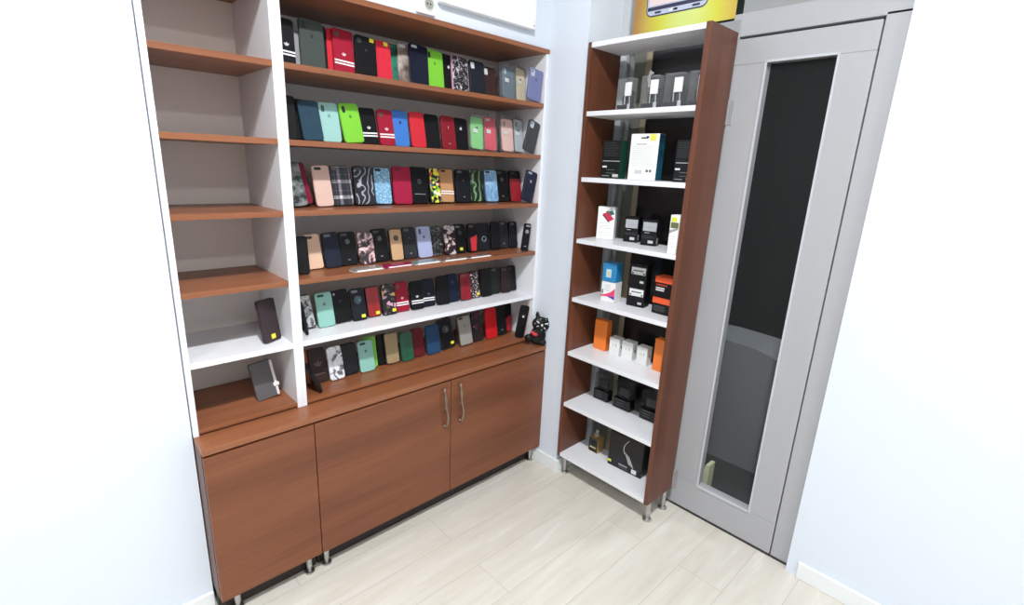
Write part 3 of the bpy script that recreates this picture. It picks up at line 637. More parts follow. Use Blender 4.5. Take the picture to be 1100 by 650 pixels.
    if lg == 'star':
        bm = bmesh.new(); cz = h*.60+zoff; ring(bm, .0082, .0095, 0, cz, yf+.0004, yf-.0007)
        for a in (90, 210, 330):
            ca, sa = math.cos(rad(a)), math.sin(rad(a))
            plate(bm, [(-sa*.0012, cz+ca*.0012), (ca*.0086, cz+sa*.0086), (sa*.0012, cz-ca*.0012)], yf+.0004, yf-.0007)
        link('emblem', bm, plain('emblem_silver', lc, .25, .8), root)
    if lg == 'dot': flat('logo', disc(.0042, 0, cz), lc)
    if lg == 'hole':
        bm = bmesh.new(); ring(bm, .0095, .0115, 0, cz+.006, yf+.0004, yf-.0008); link('cutout_rim', bm, plain('mark_24_24_26', (24, 24, 26)), root)
        flat('round_cutout', disc(.0095, 0, cz+.006), lc)
    if lg == 'bolt': flat('logo', [(.001, cz+.006), (-.001, cz+.001), (0, cz-.008), (.002, cz+.001)], lc)
    if lg == 'ring':
        bm = bmesh.new(); ring(bm, .0105, .0135, 0, h*.42+zoff, yf+.0004, yf-.0022); link('finger_ring', bm, plain('ring_metal', lc, .25, .7), root)
    if lg == 'lens':
        cz = h*.64+zoff
        bm = bmesh.new(); ring(bm, .0155, .019, 0, cz, yf+.0004, yf-.0015); link('disc_rim', bm, plain('mark_44_48_54', (44, 48, 54)), root)
        flat('disc', disc(.0155, 0, cz), lc, rough=.2); flat('disc_glint', rrpts(.003, .010, .0014, .006, cz-.002), (160, 176, 184), y=yf-.0006)
    if sp.get('mark'): flat('small_mark', rect(.009, .0028, 0, h*.17+zoff), (176, 176, 178))
    if sp.get('line'): flat('metal_line', rect(w*.62, .0022, 0, h*.255+zoff), sp.get('linec', (170, 174, 176)), rough=.3)
    if sp.get('ribs'):
        bm = bmesh.new()
        for k in range(9): plate(bm, rect(.0022, h*.86, -w*.4+w*.8*k/8, h/2+zoff), yf+.0006, yf-.0010)
        link('ribs', bm, plain('mark_34_36_38', (34, 36, 38)), root)
    if 'tag' in sp:
        tx, tz = sp['tag']; bm = bmesh.new(); plate(bm, rect(.0165, .0125, tx*w, tz*h+zoff), yf+.0002, yf-.0024); link('price_sticker', bm, YELLOW, root)
OVER = {
(1, 3): 'narrow black phone case edge between olive grey and bright red, top shelf',
(1, 4): 'bright red phone case half hidden behind the maroon striped one, top shelf',
(1, 12): 'black phone case with small white logo right of lime green, top shelf',
(2, 1): 'plain black phone case just left of the dark teal one, second shelf',
(2, 11): 'black phone case with white logo left of the light green pack, second shelf',
(3, 10): 'black phone case with small pale emblem right of the striped bronze one, third shelf',
(3, 13): 'black round-cutout phone case right of the light blue marbled one, third shelf',
(4, 16): 'ink black phone case, last upright one on the right, fourth shelf',
(5, 15): 'greenish black phone case just left of the espresso brown one, white fifth shelf',
(5, 17): 'black phone case, rightmost on the white fifth shelf',
(6, 6): 'plain black phone case between lime green and gold woven ones, lowest wooden board',
(6, 15): 'black phone case right of the bright red one, lowest wooden board',
}
CLR = clear('clear_blister', (225, 230, 230), .035, .15)
rows = {}
for c in CASES: rows.setdefault(c[0], []).append(c)
for r, lst in rows.items():
    keys = [c[1] for c in lst]
    for i, (rr_, key, x, y, w, h, roll, mode, th) in enumerate(lst):
        sp = S[key]; noun = 'phone case' if 'case' not in sp['d'] else ''
        lab = (sp['d']+' '+noun).strip()
        if sp.get('pack'): lab = sp['d']+' phone case in a clear hanging pack'
        if mode == '': w *= 1.035 if i % 2 else 1.0
        if keys.count(key) > 1:
            if i > 0: lab += ' right of the %s one,' % S[keys[i-1]]['s']
            else: lab += ' leftmost,'
        if mode == 'side': lab = 'dark phone case leaning edge-on against the divider'
        if mode == 'corner': lab += ' tilted at the right end'
        lab += ' '+place_txt(r)
        lab = OVER.get((r, i), lab)
        z = ZS[r-1]+.0008
        lean, rz = 12.0, 0.0
        if mode == 'corner':
            lean, rz = 3.0, -th
            if r in (1, 2, 3): y = -.333
            top = x+math.cos(rad(rz))*w/2+h*math.sin(rad(roll))
            x -= max(0, top+.0205)
        elif mode == 'side':
            root = empty('phone_case', (-1.152, -.262, z), lab, 'phone case', 'phone cases '+place_txt(r), (rad(-7), 0, rad(80)), 'YXZ')
            build_case(root, key, w, h); continue
        z += w/2*math.sin(abs(rad(roll)))
        if mode == '': # stay clear of the side panels
            right = x+w/2+max(0, h*math.sin(rad(roll)))
            if right > -.021: w -= (right+.021); x -= (right+.021)/2
        nm = 'packed_phone_case' if sp.get('pack') else 'phone_case'
        root = empty(nm, (x, y, z), lab, 'phone case', 'phone cases '+place_txt(r), (rad(-lean), rad(roll), rad(rz)), 'YXZ')
        if sp.get('pack'):
            build_case(root, key, w*.84, h*.90, .009, .006)
            bm = bmesh.new(); W_, H_ = w*1.0, h+.012
            plate(bm, rrpts(W_, H_, .012, 0, H_/2), .0045, .0032, 0)
            ring2 = rrpts(W_*.95, h*.95, .012, 0, h*.95/2+.003)
            ring3 = [(p_[0], -.0128, p_[1]) for p_ in ring2]; tube(bm, ring3+[ring3[0]], .0007, 5)
            plate(bm, rrpts(W_*.95, h*.95, .012, 0, h*.95/2+.003), -.0120, -.0122)
            for sx in (-1, 1): box(bm, sx*W_*.475-.0006, sx*W_*.475+.0006, -.0120, .0035, .010, h*.93)
            box(bm, -W_*.44, W_*.44, -.0120, .0035, .0, .0012); box(bm, -W_*.44, W_*.44, -.0120, .0035, h*.952, h*.957)
            link('blister_shell', bm, CLR, root)
            bm = bmesh.new(); ring(bm, .003, .0055, 0, h+.005, .0034, .0020, 12); link('hang_tab', bm, plain('mark_120_122_124', (120, 122, 124)), root)
            bm = bmesh.new(); plate(bm, rect(.024, .017, -w*.16, h*.54), -.0128, -.0134); link('paper_label', bm, plain('mark_206_208_206', (206, 208, 206)), root)
        else:
            build_case(root, key, w, h)
# a black case leaning forward at the left end of the lowest board
root = empty('phone_case', (-1.120, -.290, ZS[5]+.0008), 'black phone case slanting low in front of the brown embossed one', 'phone case', 'phone cases on the lowest wooden board', (rad(-24), rad(0), rad(72)), 'YXZ')
build_case(root, 'black', .068, .115)
# flat packs lying along the front of the fourth shelf
def flat_pack(x0, x1, y0, y1, tilt, mat_in, rgb, label):
    t = empty('flat_phone_pack', ((x0+x1)/2, (y0+y1)/2, ZS[3]+.0008), label, 'phone case', 'flat packs along the fourth shelf', (0, 0, rad(tilt)))
    w, d = (x1-x0), (y1-y0)
    bm = bmesh.new(); loft(bm, [[(x, y, z) for x, y in rrpts(w, d, .012)] for z in (0, .0012)]); link('backing_card', bm, plain('mark_%d_%d_%d' % rgb, rgb, .5), t)
    bm = bmesh.new(); loft(bm, [[(x*s_, y*s_, z) for x, y in rrpts(w*.94, d*.88, .010)] for z, s_ in ((.0013, 1), (.009, .98), (.010, .95))]); link('case_shell', bm, mat_in, t)
    bm = bmesh.new(); box(bm, -w*.42, w*.42, -d*.47, -d*.44, .0013, .006, bev=.0008); link('front_rim', bm, WPRINT, t)
flat_pack(-.985, -.855, -.343, -.288, 2, clear('tinted_clear', (150, 140, 132), .45, .15), (206, 204, 200), 'clear flat pack with white front, below the blossom print case')
flat_pack(-.850, -.725, -.343, -.290, 1, pattern('magenta_scales', 'vord', 220, [(0, (186, 40, 96)), (.6, (120, 20, 62))]), (176, 30, 84), 'magenta scaly flat pack lying before the gold round-cutout case')
flat_pack(-.718, -.588, -.343, -.290, 2, clear('teal_clear', (128, 142, 140), .5, .15), (190, 198, 198), 'grey-green flat pack lying before the lilac phone case')
flat_pack(-.580, -.445, -.343, -.290, 1, clear('brown_clear', (128, 98, 86), .4, .15), (214, 210, 206), 'clear flat pack lying before the red-flowered phone case')
flat_pack(-.438, -.300, -.343, -.295, 1, clear('brown_clear', (128, 98, 86), .4, .15), (206, 196, 190), 'clear flat pack lying furthest right on the fourth shelf')
# two wallet cases in the bay left of the divider
t = empty('wallet_phone_case', (-1.276, -.275, ZS[4]+.0008), 'dark brown wallet phone case with yellow sticker in the left bay', 'phone case', 'wallet cases in the left bay', (rad(-9), 0, rad(28)), 'YXZ')
bm = bmesh.new(); plate(bm, rrpts(.072, .150, .007, 0, .075), 0, -.006, .001); plate(bm, rrpts(.072, .150, .007, 0, .075), -.0075, -.014, .001); link('cover', bm, plain('espresso_leather', (48, 34, 38), .5), t)
bm = bmesh.new(); box(bm, .034, .0375, -.0135, -.0005, .005, .145, bev=.001); link('spine', bm, plain('espresso_spine', (60, 46, 50), .5), t)
bm = bmesh.new(); plate(bm, rect(.018, .016, .002, .018), -.0138, -.0152); link('price_sticker', bm, YELLOW, t)
t = empty('wallet_phone_case', (-1.290, -.235, ZS[5]+.0008), 'grey wallet phone case with white buckled strap in the left bay', 'phone case', 'wallet cases in the left bay', (rad(-12), rad(-6), rad(0)), 'YXZ')
bm = bmesh.new(); plate(bm, rrpts(.080, .140, .007, 0, .070), 0, -.014, .002); link('cover', bm, plain('grey_leather', (84, 82, 84), .55), t)
bm = bmesh.new(); plate(bm, rrpts(.009, .135, .003, .034, .070), -.0135, -.0165, .0006); link('strap', bm, plain('white_strap', (214, 208, 206), .5), t)
bm = bmesh.new(); plate(bm, rrpts(.020, .014, .003, .034, .044), -.0160, -.0195, .0008); ring(bm, .003, .005, .034, .044, -.019, -.0215, 12); link('buckle', bm, plain('white_buckle', (226, 222, 220), .4), t)

# ------------------------------------------------------------ black silicone cat-eared case standing on the worktop
def blob(name, mat, parent, balls, voxel=.0035):
    bm = bmesh.new()
    for (c, r, rot) in balls:
        g = bmesh.ops.create_icosphere(bm, subdivisions=3, radius=1.0)
        M = Matrix.Translation(Vector(c)) @ Euler(rot).to_matrix().to_4x4() @ Matrix.Diagonal((r[0], r[1], r[2], 1))
        for v in g['verts']: v.co = M @ v.co
    o = link(name, bm, mat, parent, smooth=True)
    md = o.modifiers.new('merge', 'REMESH'); md.mode = 'VOXEL'; md.voxel_size = voxel; md.use_smooth_shade = True
    return o
t = empty('cat_eared_case', (-.054, -.412, ZC+.0085), 'black rubber cat-eared phone case with white marks on the worktop corner', 'phone case', None, (rad(-6), rad(14), rad(-34)), 'YXZ'); t.scale = (1.40, 1.22, 1.18)
RUB = plain('black_rubber', (8, 8, 9), .4, 0.0, .3)
blob('body', RUB, t, [((0, 0, .040), (.030, .014, .040), (0, 0, 0)), ((0, -.002, .092), (.034, .017, .032), (0, 0, 0)), ((-.020, 0, .122), (.008, .006, .020), (0, -.25, 0)), ((.022, 0, .120), (.008, .006, .020), (0, .30, 0)),
    ((-.030, -.004, .022), (.017, .012, .017), (0, 0, 0)), ((.026, -.002, .016), (.012, .012, .014), (0, 0, 0))])
def spot(name, rgb, c, r, rot=(0, 0, 0)):
    bm = bmesh.new(); g = bmesh.ops.create_icosphere(bm, subdivisions=2, radius=1.0)
    M = Matrix.Translation(Vector(c)) @ Euler(rot).to_matrix().to_4x4() @ Matrix.Diagonal((r[0], r[1], r[2], 1))
    for v in g['verts']: v.co = M @ v.co
    link(name, bm, plain('mark_%d_%d_%d' % rgb, rgb), t, smooth=True)
spot('eye', (205, 205, 210), (-.016, -.0170, .099), (.008, .003, .0030), (0, .5, 0)); spot('eye', (205, 205, 210), (.016, -.0170, .101), (.0085, .003, .0030), (0, -.5, 0))
spot('nose', (214, 214, 216), (0, -.0200, .090), (.0042, .003, .0060)); spot('whisker_mark', (190, 190, 196), (.013, -.0185, .080), (.006, .003, .0024), (0, .7, 0)); spot('whisker_mark', (190, 190, 196), (-.014, -.0185, .082), (.005, .003, .0020), (0, -.7, 0))
for q_, (a_, b_) in enumerate(((.010, .117), (-.010, .116), (.024, .096), (-.026, .090), (.004, .070), (.020, .064))): spot('white_fleck', (150, 150, 156), (a_, -.0165, b_), (.0026, .002, .0022))
spot('red_bow', (196, 44, 62), (-.015, -.0165, .045), (.011, .006, .008)); spot('red_bow', (196, 44, 62), (-.026, -.0165, .050), (.007, .005, .007))
bm = bmesh.new(); tube(bm, [(.030, -.004, .112), (.040, -.006, .104), (.043, -.006, .080), (.041, -.006, .055)], .0014, 6); link('wrist_cord', bm, plain('mark_60_60_64', (60, 60, 64)), t)

# ------------------------------------------------------------ boxes on the tall bookcase
def rbox(name, label, cat, x, yl, yr, z, h, d, mat, group=None, yaw=0.0, sidemat=None):
    """carton whose front faces the room (-x); front lower-left corner at (x, yl)"""
    w = yl-yr
    t = empty(name, (x, (yl+yr)/2, z+.0008), label, cat, group, (0, 0, rad(yaw)))
    bm = bmesh.new(); box(bm, 0, d, -w/2, w/2, 0, h, bev=.0012); link('carton', bm, mat, t)
    return t, w
def fr(t, name, rgb, y0, y1, z0, z1, d=.0005, rough=.5, base=0.0, mat=None):
    """a flat printed field on the front; y0 (left in view) > y1"""
    bm = bmesh.new(); box(bm, -base-d, -base+.0003, min(y0, y1), max(y0, y1), z0, z1); return link(name, bm, mat or plain('mark_%d_%d_%d' % rgb, rgb, rough), t)
def lines(t, name, rgb, yl, yr, zs, hh=.0016):
    bm = bmesh.new()
    for k, z in enumerate(zs):
        e = random.Random(k*7+int(abs(z)*1e4)).uniform(0, .25)*(yl-yr)
        box(bm, -.0005, .0003, yr+e, yl, z-hh/2, z+hh/2)
    return link(name, bm, plain('mark_%d_%d_%d' % rgb, rgb), t)
# shelf 1: four clear blister packs
tops = ['leftmost of four', 'second from left', 'third from left, with white numeral', 'rightmost, half hidden by bookcase side']
for i, (yl, yr) in enumerate(((-.687, -.757), (-.803, -.880), (-.906, -.985), (-1.008, -1.078))):
    w = yl-yr; t = empty('clear_accessory_pack', (.06, (yl+yr)/2, BL[1]+.0008), 'clear accessory pack, top bookcase shelf, '+tops[i], 'accessory pack', 'clear accessory packs', (0, 0, 0)); h = .131
    bm = bmesh.new(); box(bm, 0, .001, -w/2, w/2, 0, h); box(bm, .040, .041, -w/2, w/2, 0, h); box(bm, 0, .041, -w/2, -w/2+.001, 0, h); box(bm, 0, .041, w/2-.001, w/2, 0, h); box(bm, 0, .041, -w/2, w/2, h-.001, h)
    link('clear_shell', bm, clear('pack_plastic', (210, 214, 216), .045, .12), t)
    bm = bmesh.new(); box(bm, .002, .038, -w*.46, w*.46, .001, .028, bev=.002); box(bm, .024, .036, -w*.44, w*.10, .028, .085, bev=.003); link('base_tray', bm, plain('mark_16_18_24', (16, 18, 24), .3), t)
    bm = bmesh.new(); box(bm, .006, .012, -w*.42, w*.02, .062, .115, bev=.001); link('white_insert', bm, WPRINT, t)
    bm = bmesh.new(); lathe(bm, [(.009, .026), (.010, .045), (.006, .060)], 14, .02, -w*.22); tube(bm, [(.02, w*.18, .026), (.018, w*.20, .060), (.022, w*.10, .085), (.02, -w*.05, .09)], .0025, 8); link('gadget', bm, plain('mark_40_42_46', (40, 42, 46), .3), t)
    bm = bmesh.new(); tube(bm, [(.012, w*.02, .026), (.012, w*.04, .070)], .0022, 6); tube(bm, [(.013, -w*.32, .026), (.012, -w*.30, .060)], .0018, 6); link('cable', bm, plain('mark_190_192_194', (190, 192, 194), .4), t)
    bm = bmesh.new(); box(bm, -.0006, .0004, -w*.48, -w*.30, .004, .030); link('side_label', bm, plain('mark_176_180_184', (176, 180, 184)), t)
    if i == 2:
        cu = bpy.data.curves.new('five', 'FONT'); cu.body = '5'; cu.size = .034; cu.extrude = .0004; cu.align_x = 'CENTER'
        tmp = bpy.data.objects.new('five', cu); me = bpy.data.meshes.new_from_object(tmp); bpy.data.objects.remove(tmp); me.materials.clear(); me.materials.append(WPRINT)
        o = bpy.data.objects.new('numeral', me); COL.objects.link(o); o.parent = t; o.location = (.0030, w*.26, .003); o.rotation_euler = (rad(90), 0, rad(-90))
    if i == 1:
        bm = bmesh.new(); tube(bm, [(.015, w*.14, .090), (.014, w*.22, .120), (.014, w*.12, .150), (.016, w*.02, .138)], .006, 8); link('clear_loop', bm, clear('loop_plastic', (200, 204, 204), .35, .2), t)
# shelf 2
def techbox(yl, yr, label):
    t, w = rbox('boxed_cable', label, 'box', .06, yl, yr, BL[2], .158, .045, plain('near_black_card', (22, 25, 26), .5, 0.0, .3), 'dark text-covered boxes on the second shelf')
    bm = bmesh.new(); box(bm, .0005, .0445, -w/2-.0006, -w/2+.0002, .001, .157); link('green_side', bm, plain('deep_green_card', (18, 66, 52), .45), t)
    lines(t, 'fine_print', (62, 66, 66), w*.42, -w*.42, [.148-.006*k for k in range(10)])
    fr(t, 'white_rule', (214, 216, 214), w*.44, -w*.46, .0715, .0735); fr(t, 'white_tab', (220, 222, 220), w*.44, w*.20, .045, .052)
    lines(t, 'fine_print', (110, 112, 112), w*.20, -w*.34, [.036, .022], .002); fr(t, 'barcode_panel', (196, 198, 196), -w*.14, -w*.44, .006, .018)
    lines(t, 'fine_print', (150, 152, 150), w*.42, w*.02, [.010], .003)
    return t
techbox(-.640, -.737, 'dark green-sided text-covered box at the left of the second bookcase shelf'); techbox(-.990, -1.078, 'dark text-covered box partly behind the right side of the bookcase')
t, w = rbox('boxed_charger', 'white text-covered box with yellow sticker on the second bookcase shelf', 'box', .055, -.784, -.915, BL[2], .183, .045, plain('white_card', (236, 238, 236), .5))
bm = bmesh.new(); box(bm, .0005, .0445, -w/2-.0006, -w/2+.0002, .001, .182); link('teal_side', bm, pattern('teal_side_print', 'noise', 16, [(.4, (14, 54, 60)), (.6, (24, 84, 110))]), t)
bm = bmesh.new(); box(bm, -.0006, .0003, -.012, .018, .164, .169); box(bm, -.0006, .0003, -.018, -.006, .166, .173); link('hanger_slot', bm, BLACKP, t)
fr(t, 'yellow_sticker', (226, 224, 90), -.024, -.052, .156, .181, d=.0008)
lines(t, 'title_line', (120, 122, 120), .036, -.018, [.142], .003)
lines(t, 'fine_print', (188, 192, 190), .054, -.054, [.132-.0075*k for k in range(11)], .0014)
fr(t, 'small_picture', (196, 200, 200), .035, .0, .024, .040); fr(t, 'icon', (90, 94, 92), -.018, -.029, .032, .042); fr(t, 'icon', (90, 94, 92), -.034, -.044, .032, .042)
# shelf 3
t, w = rbox('boxed_device', 'white box printed with a red and green device, third bookcase shelf', 'box', .085, -.634, -.713, BL[3], .146, .045, plain('white_card2', (230, 232, 230), .5), yaw=22)
def slant(t, name, rgb, pts, d=.0006):
    bm = bmesh.new(); loft(bm, [[(.0003, y, z) for y, z in pts], [(-d, y, z) for y, z in pts]]); link(name, bm, plain('mark_%d_%d_%d' % rgb, rgb), t)
slant(t, 'red_device', (186, 40, 72), [(.016, .114), (-.004, .124), (-.036, .094), (-.014, .080)]); slant(t, 'dark_device_edge', (40, 36, 44), [(.016, .114), (.018, .108), (-.012, .076), (-.014, .080)], .0004)
slant(t, 'green_device', (40, 96, 84), [(.004, .124), (-.020, .140), (-.037, .116), (-.020, .108)], .0004); slant(t, 'white_phone_edge', (200, 206, 206), [(-.006, .130), (-.036, .142), (-.037, .138), (-.010, .126)], .0008)
lines(t, 'fine_print', (176, 180, 178), .030, -.028, [.072, .060, .050, .030, .020], .0014)
for (x, yl, yr, lab, hh, yw) in ((.118, -.756, -.820, 'small black windowed box, left of two, third bookcase shelf', .111, -14), (.098, -.858, -.925, 'small black windowed box, right of two, third bookcase shelf', .110, -14)):
    t, w = rbox('windowed_box', lab, 'box', x, yl, yr, BL[3], hh, .050, plain('black_card', (12, 12, 14), .4, 0.0, .3), 'small black windowed boxes', yaw=-yw)
    fr(t, 'window', (170, 174, 178), w*.42, -w*.44, hh*.56, hh*.90, rough=.2); lines(t, 'print_line', (150, 152, 156), w*.30, -w*.05, [hh*.49], .0035); lines(t, 'print_line', (120, 122, 126), w*.34, -w*.3, [hh*.70], .0015)
    fr(t, 'barcode_panel', (196, 198, 198), .002, -w*.30, .010, .022); lines(t, 'print_line', (84, 84, 88), w*.40, -w*.4, [hh*.36, hh*.30], .0014)
    bm = bmesh.new(); box(bm, .006, .020, -w/2-.0006, -w/2+.0002, .010, .034); link('side_label', bm, plain('mark_190_192_192', (190, 192, 192)), t)
t, w = rbox('boxed_accessory', 'white box with yellow-green sticker half hidden by the right bookcase side', 'box', -.015, -1.045, -1.083, BL[3], .150, .045, plain('white_card2', (230, 232, 230), .5))
fr(t, 'green_sticker', (206, 216, 60), w*.36, -w*.2, .124, .142, d=.0008); fr(t, 'olive_panel', (96, 104, 60), w*.40, -w*.45, .100, .122); slant(t, 'grey_sweep', (150, 156, 156), [(.018, .092), (-.018, .102), (-.018, .096), (.018, .078)])
lines(t, 'fine_print', (176, 180, 178), .012, -.014, [.070, .058, .040, .028], .0014)
# shelf 4: white box carrying a blue one, two black boxes, two orange banded boxes
t, w = rbox('boxed_phone', 'white box with pink and violet wave under the blue box', 'box', .050, -.710, -.780, BL[4], .092, .062, plain('white_card2', (230, 232, 230), .5), yaw=6)
slant(t, 'pink_wave', (226, 70, 110), [(.034, .030), (.010, .036), (-.014, .048), (-.0345, .068), (-.0345, .030), (.034, .022)]); slant(t, 'violet_wave', (92, 60, 160), [(.008, .028), (-.0345, .030), (-.0345, .014)], .0008); lines(t, 'sketch_line', (160, 176, 184), .018, -.012, [.078, .070, .060, .052], .002); fr(t, 'grey_icon', (96, 98, 100), .031, .024, .036, .056)
t, w = rbox('boxed_phone', 'blue box standing on the white box, fourth bookcase shelf', 'box', .050, -.710, -.778, BL[4]+.0935, .086, .058, plain('azure_card', (44, 128, 180), .4), yaw=6)
fr(t, 'picture', (176, 206, 214), .016, -.010, .020, .058); fr(t, 'picture_spot', (206, 190, 150), .010, -.004, .030, .048, d=.0009)
for k, (lab, zz) in enumerate((('black box with white label, lower of the stacked pair', 0), ('black box with white label, upper of the stacked pair', .0965))):
    t, w = rbox('labelled_box', lab, 'box', .088, -.826, -.908, BL[4]+zz, .0955, .058, plain('black_card', (12, 12, 14), .4, 0.0, .3), 'two stacked black boxes', yaw=8)
    fr(t, 'paper_label', (222, 224, 224), w*.38, -w*.42, .048, .080); lines(t, 'label_print', (70, 72, 74), w*.28, -w*.30, [.066], .006); fr(t, 'label_dot', (60, 62, 64), w*.35, w*.26, .050, .058, d=.0009); fr(t, 'label_dot', (60, 62, 64), -w*.30, -w*.38, .050, .058, d=.0009)
    fr(t, 'small_tab', (186, 188, 188), -w*.14, -w*.36, .012, .022)
for k, (lab, zz, hh) in enumerate((('orange-banded black box, lower of two, beside the right bookcase side', 0, .070), ('orange-banded black box with white lettering, upper of two', .071, .088))):
    t, w = rbox('banded_box', lab, 'box', .070+.004*k, -.962, -1.045, BL[4]+zz, hh, .060, plain('black_card', (12, 12, 14), .4, 0.0, .3), 'orange banded boxes')
    fr(t, 'orange_band', (232, 92, 48), w*.5, -w*.5, hh-.024, hh-.001, d=.0008)
    bm = bmesh.new(); box(bm, .0, .060, -w/2, w/2, hh-.0003, hh+.0004); link('orange_top', bm, plain('mark_232_92_48', (232, 92, 48)), t)
    if k: lines(t, 'white_lettering', (214, 214, 212), w*.42, -w*.1, [.040, .031], .006); lines(t, 'orange_lettering', (170, 60, 40), w*.42, -w*.3, [.054], .006)
    else: lines(t, 'grey_print', (96, 96, 98), w*.42, -w*.3, [.034, .028, .021, .014], .002)
# shelf 5
for (yl, yr, hh, lab, x) in ((-.640, -.712, .150, 'plain orange box at the left end of the fifth bookcase shelf', .122), (-.978, -1.045, .147, 'plain orange box at the right end of the fifth bookcase shelf', .108)):
    t, w = rbox('orange_carton', lab, 'box', x, yl, yr, BL[5], hh, .040, plain('orange_card', (240, 128, 50), .5), 'orange cartons')
    bm = bmesh.new(); box(bm, -.0004, .0002, -w/2+.003, w/2-.003, hh-.016, hh-.0155); link('lid_seam', bm, plain('mark_206_100_36', (206, 100, 36)), t)
for (yl, yr, x, lab) in ((-.740, -.794, .112, 'small white box, leftmost of three between the orange boxes'), (-.806, -.864, .118, 'small white box, middle of three between the orange boxes'), (-.890, -.944, .112, 'small white box, rightmost of three between the orange boxes')):
    t, w = rbox('small_white_carton', lab, 'box', x, yl, yr, BL[5], .086, .042, plain('white_card2', (230, 232, 230), .5), 'small white cartons')
    fr(t, 'faint_icon', (200, 204, 202), w*.16, w*.02, .046, .056); fr(t, 'small_mark', (170, 172, 172), -w*.16, -w*.24, .046, .060)
    bm = bmesh.new(); bmesh.ops.create_cone(bm, cap_ends=True, segments=16, radius1=.005, radius2=.005, depth=.001)
    for v in bm.verts: v.co = Vector((v.co.x+.021, v.co.z-w/2-.0002, v.co.y+.044))
    link('side_dot', bm, plain('mark_70_72_72', (70, 72, 72)), t)
# shelf 6: three dark packs with clear upper halves
for i, (yl, yr, x) in enumerate(((-.655, -.742, .139), (-.775, -.872, .137), (-.925, -1.015, .137))):
    lab = ('dark clear-topped pack on the sixth bookcase shelf, '+('leftmost of three', 'middle of three', 'rightmost of three')[i])
    w = yl-yr; t = empty('clear_topped_pack', (x, (yl+yr)/2, BL[6]+.0008), lab, 'accessory pack', 'dark clear-topped packs')
    bm = bmesh.new(); box(bm, 0, .046, -w/2, w/2, 0, .055, bev=.004); link('black_base', bm, plain('black_gloss_plastic', (16, 16, 19), .18), t)
    bm = bmesh.new(); box(bm, .0, .001, -w*.47, w*.47, .062, .138); box(bm, .044, .045, -w*.47, w*.47, .062, .138); box(bm, 0, .045, -w*.47, -w*.46, .062, .138); box(bm, 0, .045, w*.46, w*.47, .062, .138); box(bm, 0, .045, -w*.47, w*.47, .137, .138)
    link('clear_top', bm, clear('smoky_plastic', (100, 104, 106), .07, .12), t)
    bm = bmesh.new(); box(bm, .012, .034, -w*.30, w*.26, .062, .110, bev=.006); link('gadget', bm, plain('mark_34_36_38', (34, 36, 38), .25), t)
    lines(t, 'silver_print', (104, 108, 112), w*.28, -w*.20, [.046, .032, .020], .0022)
# shelf 7
t, w = rbox('boxed_perfume', 'small gold-edged black box below the clear stopper, bottom bookcase shelf', 'box', .115, -.674, -.730, BL[7], .078, .052, plain('gold_card', (168, 136, 84), .4))
fr(t, 'black_front', (22, 20, 22), w*.49, -w*.46, .003, .076, rough=.3); fr(t, 'gold_bar', (196, 178, 130), w*.34, -w*.30, .022, .030, d=.0009); lines(t, 'gold_print', (140, 118, 76), w*.26, -w*.24, [.058, .050], .003)
t = empty('glass_stopper', (.140, -.702, BL[7]+.0798), 'clear rounded stopper sitting on the small gold-edged box', 'stopper')
bm = bmesh.new(); lathe(bm, [(.016, 0), (.018, .006), (.015, .014), (.009, .020), (.007, .026), (.009, .034), (.004, .038)], 20); link('stopper_body', bm, clear('cut_glass', (196, 192, 184), .45, .1), t, smooth=True)
bm = bmesh.new(); lathe(bm, [(.0185, .004), (.0190, .007), (.0185, .010)], 20); link('gold_collar', bm, plain('brass_collar', (176, 140, 90), .3, .8), t)
t, w = rbox('boxed_headphones', 'large black headphone box with white curved stripes, bottom bookcase shelf', 'box', .095, -.812, -.995, BL[7], .182, .080, pattern('black_diamond_card', 'wave', 60, [(.4, (16, 16, 18)), (.8, (34, 34, 38))], dist=0, rot=(.785, 0, 0), rough=.25), yaw=3)
bm = bmesh.new()
P = [(-.0012, -.010+.024*math.sin(s*PI*.75)-.004, .168-.075*s) for s in [k/10 for k in range(11)]]
tube(bm, P, [.0008+.0012*k/10 for k in range(11)], 6); link('white_arc', bm, WPRINT, t)
for k in range(3): slant(t, 'white_stripe', (206, 206, 208), [(.004-.010*k, .100-.006*k), (-.001-.010*k, .100-.006*k), (-.029-.010*k, .044-.004*k), (-.025-.010*k, .044-.004*k)], .0008)
lines(t, 'white_lettering', (176, 176, 180), .030, -.020, [.026], .005); lines(t, 'fine_print', (100, 100, 104), .030, -.024, [.017, .012], .002)
fr(t, 'white_label', (220, 222, 222), -.040, -.066, .008, .030, d=.0008); fr(t, 'yellow_sticker', (222, 222, 96), .090, .072, .018, .030, d=.0008)

# ------------------------------------------------------------ wall things
t = empty('framed_board', (-.366, -.335, 2.113), 'white framed board on the wall above the shelving', 'board')
bm = bmesh.new(); box(bm, -.248, .248, -.028, -.001, 0, .030, bev=.003); box(bm, -.248, .248, -.028, -.001, .57, .60, bev=.003); box(bm, -.248, -.226, -.028, -.001, .030, .57, bev=.002); box(bm, .226, .248, -.028, -.001, .030, .57, bev=.002)
link('frame', bm, plain('white_gloss_frame', (238, 240, 242), .3), t)
boxo('board_face', plain('board_face', (236, 242, 250), .25), t, (-.228, .228, -.022, -.003, .028, .572))
bm = bmesh.new(); plate(bm, disc(.003, .238, .014, 10), -.0275, -.030); plate(bm, disc(.003, -.238, .014, 10), -.0275, -.030); link('screw_cap', bm, plain('mark_150_152_156', (150, 152, 156)), t)
t = empty('wall_socket', (-.668, -.335, 2.064), 'white wall socket just above the top shelf board', 'socket')
bm = bmesh.new(); plate(bm, rrpts(.080, .082, .006, 0, .042), -.0005, -.010, .002); link('cover_plate', bm, plain('socket_white', (238, 236, 234), .4), t)
